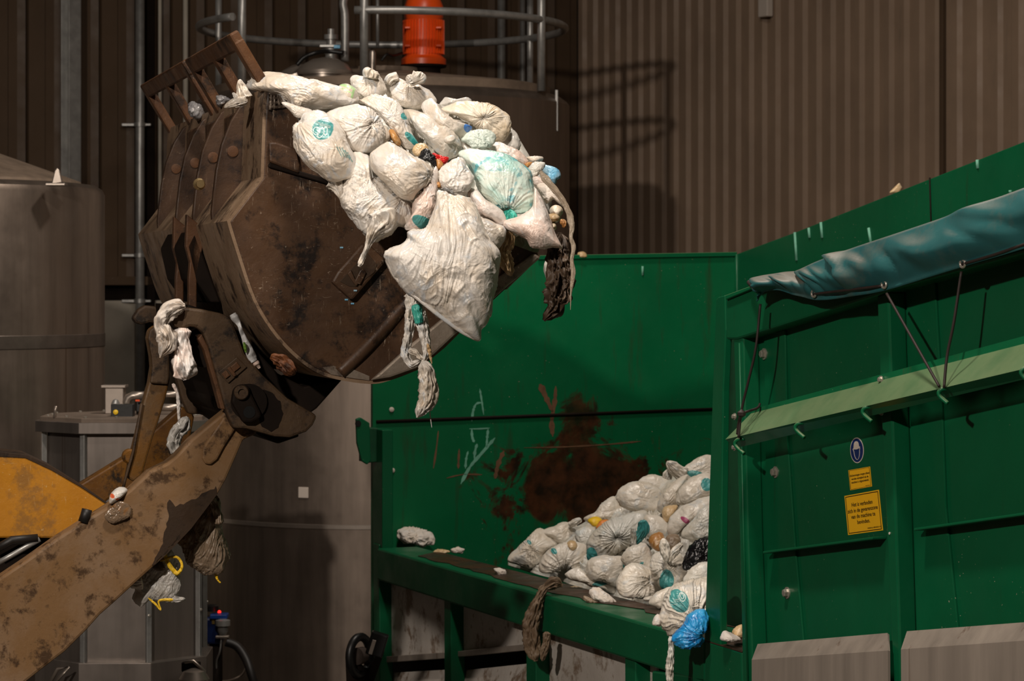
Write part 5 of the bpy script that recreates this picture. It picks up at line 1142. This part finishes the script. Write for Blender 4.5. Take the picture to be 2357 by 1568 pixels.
o = strip('film_string', [(*c2(255, 740), 5), (*c2(280, 790), 3), (*c2(290, 860), 4), (*c2(292, 930), 3), (*c2(296, 990), 2)], 14.0, .012, M['pink'], 23); tag(o, 'twisted pale film string hanging behind the tilt link', 'film')
o = strip('film_rag', [(*c2(345, 940), 7), (*c2(320, 990), 14), (*c2(275, 1040), 13), (*c2(265, 1100), 12), (*c2(285, 1160), 14)], 13.95, .05, M['clear'], 25, fold=.4); tag(o, 'greyish rag draped behind the lift arm top', 'rag')
bag(mp(c4, [(550, 660), (560, 625), (595, 595), (625, 598), (640, 615), (600, 655), (560, 680)]), 'white and orange net bundle resting on the lift arm', 'net', Y=AP.hit(272, 1140).y + .12, T=.06, stamps=[(262, 1140, 7, 5, 30, (.75, .10, .015)), (274, 1148, 4, 3, 0, (.75, .10, .015))], group='litter on the loader arm', fine=.15)
k = film('wet_film', (.20, .135, .085), (.24, .16, .10), (.33, .13, .02), rough=.08, spots=False); M['wet'] = k
bag(mp(c4, [(530, 745), (548, 705), (600, 665), (652, 690), (650, 740), (600, 765), (565, 775)]), 'glossy wet film stuck flat on the lift arm', 'wet', Y=AP.hit(275, 1180, .09).y, T=.012, group='litter on the loader arm', name='film_scrap', cat='scrap', tilt=(.27, 0), fine=.15)
# hanging under the arm
YA = 13.75
o = bag(mp(c4, [(895, 860), (960, 790), (1010, 720), (1050, 670), (1060, 640), (1095, 630), (1110, 700), (1118, 770), (1125, 840), (1150, 930), (1140, 980), (1110, 1030), (1040, 1025), (985, 1000), (940, 960), (920, 900)]), 'grimy brown-stained bag hanging below the lift arm', 'grimy', Y=YA, T=.10, streak=(72, .13), crumple=.22, fine=.1, knots=[c4(1085, 640)], kr=2.0, group='litter hanging under the loader arm', tilt=(0, 0))
tail(o, [(*c4(1060, 650), 8), (*c4(1080, 690), 8), (*c4(1105, 780), 10)], 'grimy', T=.03, dY=-.1); tail(o, [(*c4(1085, 1030), 4), (*c4(1095, 1060), 2), (*c4(1110, 1075), 1.5)], 'yel', T=.01, dY=0, name='yellow_tie')
o = bag(mp(c4, [(700, 1040), (750, 990), (800, 950), (850, 895), (880, 950), (890, 1020), (902, 1060), (895, 1120), (880, 1160), (820, 1165), (760, 1155), (720, 1190), (690, 1180), (670, 1140)]), 'clear torn bag with yellow ties hanging under the lift arm', 'clear', Y=YA - .15, T=.05, streak=(65, .12), fine=.14, crumple=.2, group='litter hanging under the loader arm', tilt=(0, 0))
tail(o, [(*c4(650, 1090), 4), (*c4(680, 1080), 12), (*c4(718, 1075), 15)], 'paper', T=.02, dY=-.08, name='white_flap'); tail(o, [(*c4(850, 1150), 8), (*c4(895, 1160), 7), (*c4(932, 1155), 3)], 'clear', T=.02, dY=-.02)
for pth in ([(826, 920, 5), (845, 975, 5), (885, 1025, 5), (905, 1015, 4), (915, 985, 3), (895, 948, 3), (860, 945, 3), (805, 965, 3)], [(745, 1150, 2), (780, 1180, 2.5), (808, 1210, 1.5), (800, 1165, 2.5), (870, 1160, 4)]):
    tail(o, [(*c4(x, y), w * .9) for x, y, w in pth], 'yel', T=.008, dY=-.09, name='yellow_tie')
o = bag(mp(c4, [(755, 985), (790, 955), (830, 1000), (820, 1020), (790, 1010)]), 'brown soaked scrap on the clear torn bag', 'rag', Y=YA - .22, T=.03, group='litter hanging under the loader arm', name='film_scrap', cat='scrap')

# --- pile in the hopper
G2 = 'rubbish bags piled in the hopper'
def hb(poly, label, mat='film3', **kw):
    kw.setdefault('group', G2); kw.setdefault('depth', depth_heap)
    return bag(mp(c5, poly), label, mat, **kw)
hp = [c5(*p) for p in [(60, 800), (240, 640), (480, 590), (640, 480), (780, 360), (960, 310), (1250, 200), (1420, 160), (1460, 600), (1440, 1080), (1300, 1140), (1000, 1100), (760, 1060), (420, 945), (60, 835)]]
core = patch('rubbish_core', hp, depth_heap, .14, .4, M['film4'], 15)
tag(core, 'crumpled bags deeper in the hopper pile, seen in the gaps', 'waste', kind='stuff')
hb([(50, 795), (110, 722), (180, 660), (242, 608), (330, 640), (382, 690), (300, 735), (258, 805), (190, 845), (120, 825)], 'white bag at the left foot of the hopper pile', streak=(-40, .12), knots=[c5(200, 715)], stamps=[(*c5(188, 680), 6, 4, 40, TEAL)])
b = hb([(245, 625), (330, 588), (420, 558), (500, 590), (490, 655), (400, 695), (330, 660)], 'white bag with a short upright tail, upper left of the pile', knots=[c5(450, 575)], dY=.1)
tail(b, [(*c5(440, 580), 6), (*c5(480, 560), 7), (*c5(520, 540), 5)], T=.03, dY=-.05)
hb([(250, 835), (290, 750), (380, 700), (460, 680), (548, 715), (560, 800), (500, 862), (420, 845), (330, 872), (275, 880)], 'white bag with fan-like pleats low on the left of the pile', knots=[c5(400, 860)], pleat=.18, kr=1.2, dY=-.1, stamps=[(*c5(345, 738), 8, 6, 35, TEAL)])
hb([(425, 705), (440, 680), (480, 680), (495, 720), (460, 745)], 'small yellow-grey bundle on the fan-pleated bag', 'tan', dY=-.2, T=.05, name='waste_bundle', cat='bundle')
hb([(480, 625), (540, 588), (612, 600), (600, 665), (555, 722), (500, 700)], 'off-white bundle with a lilac tint below the yellow scrap', 'film4', fine=.14)
hb([(530, 525), (600, 500), (642, 450), (722, 400), (765, 450), (778, 505), (720, 545), (650, 535), (575, 565)], 'crumpled white bag behind the yellow scrap', fine=.14, crumple=.22, dY=.05)
hb([(560, 545), (600, 525), (645, 535), (650, 565), (610, 585), (575, 570)], 'bright yellow scrap in the hopper pile', 'yel', dY=-.05, T=.05, name='yellow_scrap', cat='scrap', fine=.1)
hb([(610, 600), (640, 550), (690, 545), (700, 570), (650, 590)], 'orange scrap touching the yellow one', 'org', dY=-.08, T=.04, name='orange_scrap', cat='scrap', fine=.1)
hb([(742, 405), (770, 340), (860, 303), (960, 318), (1025, 360), (1035, 440), (1030, 502), (950, 492), (850, 482), (778, 460)], 'tightly filled long bag near the top of the pile', streak=(5, .09), dY=-.05, crumple=.10)
hb([(875, 305), (940, 260), (1010, 263), (1065, 290), (1085, 335), (1020, 365), (950, 325)], 'white bag resting behind the tightly filled long bag', dY=.15, streak=(-15, .08))
hb([(1000, 440), (1050, 350), (1100, 310), (1180, 265), (1205, 270), (1150, 345), (1132, 425), (1110, 452), (1060, 475), (1018, 495)], 'stretched bag neck lying between two bags near the top', dY=-.06, T=.09, streak=(50, .16))
hb([(1118, 435), (1130, 360), (1180, 308), (1250, 270), (1330, 250), (1420, 300), (1400, 390), (1262, 422), (1180, 452)], 'plump bag with teal print against the end plate, second from the top', stamps=[(*c5(1312, 315), 14, 15, 15, TEAL)], knots=[c5(1150, 445)], dY=-.06)
b = hb([(1160, 225), (1230, 170), (1300, 138), (1380, 150), (1400, 260), (1260, 282), (1180, 282)], 'topmost bag of the pile with a teal print', stamps=[(*c5(1240, 250), 20, 9, 12, TEAL)], dY=.1, streak=(20, .12))
tail(b, [(*c5(1180, 262), 16), (*c5(1130, 230), 14), (*c5(1090, 200), 11), (*c5(1062, 172), 4)], T=.03, dY=-.05); tail(b, [(*c5(1060, 285), 9), (*c5(1070, 250), 9), (*c5(1080, 225), 5)], T=.04)
hb([(550, 705), (580, 640), (640, 590), (720, 540), (830, 508), (930, 498), (945, 560), (905, 640), (835, 690), (760, 740), (700, 785), (620, 805), (560, 785)], 'large greyish bag gathered to a knot in the middle of the pile', 'film4', knots=[c5(745, 655)], pleat=.16, dY=-.12, dim=.22, stamps=[(*c5(583, 758), 13, 19, -10, TEAL)], streak=(20, .06), kr=.9)
b = hb([(925, 520), (1000, 518), (1062, 560), (1075, 622), (1000, 645), (950, 655), (915, 600)], 'pale bag right of the large greyish knotted bag', dY=-.03)
o = strip('film_flap', [(*c5(905, 545), 8), (*c5(912, 600), 12), (*c5(880, 660), 10), (*c5(850, 700), 4)], depth_heap(*c5(900, 600)) - .3, .02, M['tealdull'] if 'tealdull' in M else film('teal_print', (.05, .30, .30), (.12, .36, .35), (.03, .22, .24), spots=False), 41); tag(o, 'teal printed flap on the large greyish bag', 'film', G2)
o = strip('film_flap', [(*c5(848, 590), 5), (*c5(850, 650), 6), (*c5(852, 710), 5)], depth_heap(*c5(850, 650)) - .32, .02, M['film4'], 43); tag(o, 'white twisted flap left of the teal printed flap', 'film', G2)
hb([(1058, 595), (1080, 530), (1150, 470), (1220, 438), (1300, 405), (1400, 400), (1390, 480), (1232, 535), (1165, 585), (1100, 645), (1070, 640)], 'white bag with a magenta streak below the second topmost bag', stamps=[(*c5(1172, 536), 12, 6, 35, (.30, .012, .10))], dY=-.06, streak=(40, .08))
hb([(1150, 640), (1222, 550), (1300, 470), (1400, 470), (1400, 640), (1262, 685), (1190, 665)], 'crumpled bag beside the end plate above the black bag', 'film4', fine=.14, crumple=.22, dY=-.05)
hb([(945, 680), (970, 640), (1020, 625), (1050, 660), (1040, 720), (1015, 740), (975, 725)], 'amber-brown stained bundle in the pile', 'amber', dY=-.12, T=.07, name='waste_bundle', cat='bundle')
hb([(1035, 480), (1070, 455), (1140, 455), (1110, 500), (1060, 560), (1035, 530)], 'beige bundle under the stretched bag neck', 'tan', dY=-.03, T=.06, name='waste_bundle', cat='bundle')
hb([(1045, 690), (1070, 645), (1130, 640), (1150, 690), (1100, 745), (1060, 735)], 'dirty mottled bundle right of the amber one', 'grimy', dY=-.08, T=.06, name='waste_bundle', cat='bundle', fine=.15)
hb([(548, 870), (570, 800), (650, 778), (740, 778), (815, 790), (808, 850), (770, 900), (745, 962), (650, 930), (575, 925)], 'tight bag low in the pile above the rim', dY=-.16, streak=(10, .08), knots=[c5(800, 830)], stamps=[(*c5(800, 830), 7, 9, 30, TEAL)])
hb([(420, 885), (500, 850), (565, 900), (610, 925), (700, 945), (745, 960), (745, 1012), (640, 985), (540, 945), (450, 922)], 'flattened bag with teal print along the rim', dY=-.14, T=.07, fine=.12, stamps=[(*c5(650, 938), 24, 6, -8, TEAL)], streak=(-20, .1))
hb([(738, 960), (760, 890), (830, 830), (930, 850), (1005, 915), (1048, 975), (1005, 1030), (920, 1042), (830, 1032), (760, 1012)], 'round bag with swirling pleats above the rim', knots=[c5(965, 915)], pleat=.16, dY=-.22, kr=1.0, streak=(-20, .06))
hb([(770, 785), (830, 720), (930, 700), (970, 780), (955, 850), (865, 835), (800, 835)], 'torn white bag behind the swirling-pleat bag', fine=.16, dY=-.1, stamps=[(*c5(885, 825), 12, 4, -40, TEAL)])
b = hb([(958, 830), (980, 770), (1050, 748), (1160, 770), (1192, 870), (1172, 922), (1105, 982), (1030, 985), (978, 910)], 'bag tied with two ears and a round teal print', knots=[c5(1062, 822)], pleat=.2, dY=-.2, stamps=[(*c5(1055, 918), 17, 25, 0, TEAL)], kr=.9)
tail(b, [(*c5(1062, 812), 5), (*c5(1055, 750), 10), (*c5(1045, 700), 10), (*c5(1038, 660), 4)], T=.03, dY=-.15); tail(b, [(*c5(1070, 812), 5), (*c5(1110, 750), 8), (*c5(1150, 705), 6), (*c5(1162, 690), 2)], T=.03, dY=-.15)
hb([(1158, 845), (1175, 770), (1200, 720), (1232, 698), (1300, 660), (1400, 670), (1400, 810), (1252, 815), (1205, 840), (1190, 868)], 'glossy black bag beside the end plate', 'blackfilm', dY=-.16, fine=.2, crumple=.28)
hb([(1175, 905), (1232, 840), (1320, 812), (1400, 820), (1400, 930), (1232, 945), (1170, 935)], 'pale grey bag under the black bag', 'film4', dY=-.2, streak=(10, .1))
hb([(945, 1072), (980, 1020), (1050, 985), (1100, 975), (1060, 1040), (1025, 1105), (990, 1090)], 'small white bag wedged left of the front bag', dY=-.28, streak=(40, .1))
b = hb([(1018, 1135), (1045, 1040), (1095, 980), (1180, 940), (1310, 925), (1400, 940), (1400, 1090), (1250, 1150), (1165, 1222), (1092, 1272), (1040, 1232), (1015, 1175)], 'foremost round bag with a round teal print, lying on the rim', Y=14.22, T=.16, stamps=[(*c5(1130, 1042), 22, 25, -20, TEAL)], lines=[(*c5(1150, 1015), 7, 9, -10, .13), (*c5(1150, 1010), 3.5, 5, -10, .2)], knots=[c5(1230, 1150)], pleat=.2, kr=1.4, streak=(25, .07))
printed(b, [('LUIERS', *c5(1128, 1050), 17, 4.5, 172, 'print_w'), ('en incontinentie', *c5(1112, 1066), 24, 4.5, 172, 'print_w'), ('materiaal', *c5(1105, 1082), 17, 4.5, 172, 'print_w')])
hb([(1085, 1292), (1118, 1260), (1180, 1190), (1232, 1130), (1300, 1120), (1330, 1180), (1300, 1262), (1250, 1332), (1180, 1357), (1118, 1333)], 'bright blue bag hanging over the rim beside the end plate', 'blue', Y=13.92, T=.09, knots=[c5(1290, 1270)], pleat=.2, kr=1.6, fine=.1, crumple=.2)
hb([(968, 1208), (985, 1160), (1010, 1145), (1025, 1180), (1020, 1215), (990, 1212)], 'small crumpled paper against the front bag', 'paper', Y=14.15, T=.04, fine=.2, name='paper_scrap', cat='scrap')
hb([(990, 1030), (970, 1050), (930, 1060), (910, 1045), (950, 1030)], 'sliver of white film behind the wedged small bag', dY=-.2, T=.03)
o = strip('film_strip', [(*c5(1085, 1285), 6), (*c5(1090, 1350), 6), (*c5(1085, 1440), 8), (*c5(1080, 1520), 8), (*c5(1090, 1640), 5)], 13.9, .03, M['film4'], 45); tag(o, 'long white film strip hanging below the blue bag', 'film')
# scraps on the rim
def on_rim(px, py): return CAMZ, (CAMZ - z_t) * F / (py - HY)
def scrap(name, poly, label, mat, T=.03, dY=0, cat='scrap', **kw):
    cy = max(p[1] for p in poly); Yr = (CAMZ - z_t) * F / (cy - 3 - HY)
    return bag(poly, label, mat, Y=Yr + dY, T=T, group='scraps lying on the hopper rim', name=name, cat=cat, tilt=(0, .5), fine=kw.pop('fine', .3), crumple=.5, sharp=True, **kw)
scrap('crumpled_nappy', [(912, 1222), (925, 1214), (945, 1215), (975, 1222), (1000, 1234), (1002, 1250), (975, 1255), (935, 1250), (915, 1240)], 'crumpled white nappy at the far left end of the hopper rim', 'paper', .09, cat='nappy')
scrap('paper_scrap', mp(c8, [(470, 915), (500, 905), (555, 910), (560, 922), (490, 928)]), 'flat beige scrap right of the nappy on the rim', 'tan')
scrap('paper_scrap', mp(c8, [(560, 905), (600, 893), (635, 905), (620, 925), (570, 925)]), 'second beige scrap right of the nappy on the rim', 'paper')
scrap('paper_scrap', mp(c8, [(778, 1005), (800, 998), (842, 1012), (840, 1035), (800, 1040)]), 'white crumpled scrap midway along the rim', 'paper')
scrap('paper_scrap', mp(c8, [(1155, 1095), (1190, 1090), (1225, 1098), (1220, 1105), (1170, 1104)]), 'thin pale scrap near the white pouch', 'tan', .02)
scrap('paper_scrap', mp(c8, [(1225, 1135), (1260, 1150), (1320, 1175), (1270, 1180), (1230, 1160)]), 'brown peel in front of the white pouch', 'grimy', .03)
scrap('paper_pouch', mp(c5, [(560, 1000), (600, 972), (640, 980), (690, 1020), (740, 1055), (720, 1075), (660, 1072), (590, 1040)]), 'white paper pouch lying on the rim by the pile', 'paper', .06, fine=.1, streak=(-30, .1))
o = strip('tan_rag', [(*c5(400, 965), 5), (*c5(350, 945), 11), (*c5(290, 975), 8), (*c5(250, 1040), 8), (*c5(225, 1130), 13), (*c5(200, 1210), 14), (*c5(205, 1300), 15), (*c5(215, 1380), 13), (*c5(230, 1440), 8)], 16.05, .03, M['tanrag'], 47, fold=.5, rough=.25); tag(o, 'tan rag draped over the front of the rim', 'rag')
o = strip('tan_rag', [(*c5(300, 1255), 7), (*c5(298, 1320), 7), (*c5(280, 1390), 7), (*c5(272, 1440), 3)], 15.9, .02, M['tanrag'], 49, fold=.4); tag(o, 'smaller tan rag hanging from the lower edge of the rim', 'rag')
yy = (CAMZ - PF.hit(1690, 1490).z) * F / (1476 - HY)
bag(mp(c5, [(1400, 1290), (1430, 1250), (1480, 1270), (1530, 1295), (1530, 1315), (1480, 1315), (1410, 1308)]), 'crumpled white scrap on the ledge in the dark slot', 'paper', Y=13.75, T=.06, group='scraps in the hopper slot', name='paper_scrap', cat='scrap', fine=.16)
bag(mp(c5, [(1475, 1260), (1505, 1225), (1545, 1215), (1545, 1290), (1500, 1285)]), 'stained beige bag at the back of the dark slot', 'tan', Y=13.85, T=.06, group='scraps in the hopper slot', name='paper_scrap', cat='scrap', fine=.16)
bag([(1350, 585), (1342, 579), (1330, 582), (1332, 592), (1350, 593)], 'pale lump on the top edge of the hopper back panel', 'tan', Y=BACK.hit(1340, 588).y, T=.03, group='crumbs on the hopper edge', name='waste_bundle', cat='bundle')
bag([(2044, 445), (2062, 428), (2071, 420), (2078, 432), (2070, 446)], 'beige cardboard corner behind the sloping hopper wall', 'tan', Y=SIDE.hit(2060, 436).y + .12, T=.03, name='cardboard', cat='cardboard', group='crumbs on the hopper edge', sharp=True, crumple=.02, fine=.0)
for o in bpy.data.objects:
    if '_Y' in o: del o['_Y']

# ------------------------------------------------------------------ light, camera, view
def lamp(name, ty, loc, energy, col, size=.2, target=None, **kw):
    d = bpy.data.lights.new(name, ty); d.energy = energy; d.color = col
    if ty == 'AREA': d.shape = 'DISK'; d.size = size
    elif ty != 'SUN': d.shadow_soft_size = size
    o = bpy.data.objects.new(name, d); C.objects.link(o); o.location = loc
    if target is not None: o.rotation_euler = (Vector(target) - Vector(loc)).to_track_quat('-Z', 'Y').to_euler()
    for k_, v_ in kw.items(): setattr(d, k_, v_)
    return o
WARM = (1.0, .885, .775)
lamp('flood_lamp', 'SPOT', (-4.6, 2.0, CAMZ + 4.3), 3500, WARM, .16, (.2, 20, 2.2), spot_size=math.radians(64), spot_blend=.6)
lamp('hall_lamp', 'AREA', (-.3, 10.6, 9.6), 400, WARM, .7, (-.1, 11.2, 0))
lamp('hall_lamp', 'AREA', (.1, 17.2, 9.6), 230, WARM, .7, (.4, 17.0, 1))
wd = bpy.data.worlds.new('World'); bpy.context.scene.world = wd; wd.use_nodes = True
bg = wd.node_tree.nodes['Background']; bg.inputs[0].default_value = (.55, .50, .48, 1); bg.inputs[1].default_value = .002
cam = bpy.data.cameras.new('Camera'); co = bpy.data.objects.new('Camera', cam); C.objects.link(co)
co.location = (0, 0, CAMZ); co.rotation_euler = (math.radians(90), 0, 0)
cam.sensor_width = 36; cam.sensor_fit = 'HORIZONTAL'; cam.lens = F / W_ * 36; cam.shift_y = (HY - H_ / 2) / W_
cam.clip_end = 200
cam.dof.use_dof = True; cam.dof.focus_distance = 13.0; cam.dof.aperture_fstop = 5.6
sc = bpy.context.scene; sc.camera = co
sc.view_settings.view_transform = 'Standard'; sc.view_settings.look = 'None'; sc.view_settings.exposure = 0; sc.view_settings.gamma = 1; sc.view_settings.use_curve_mapping = False
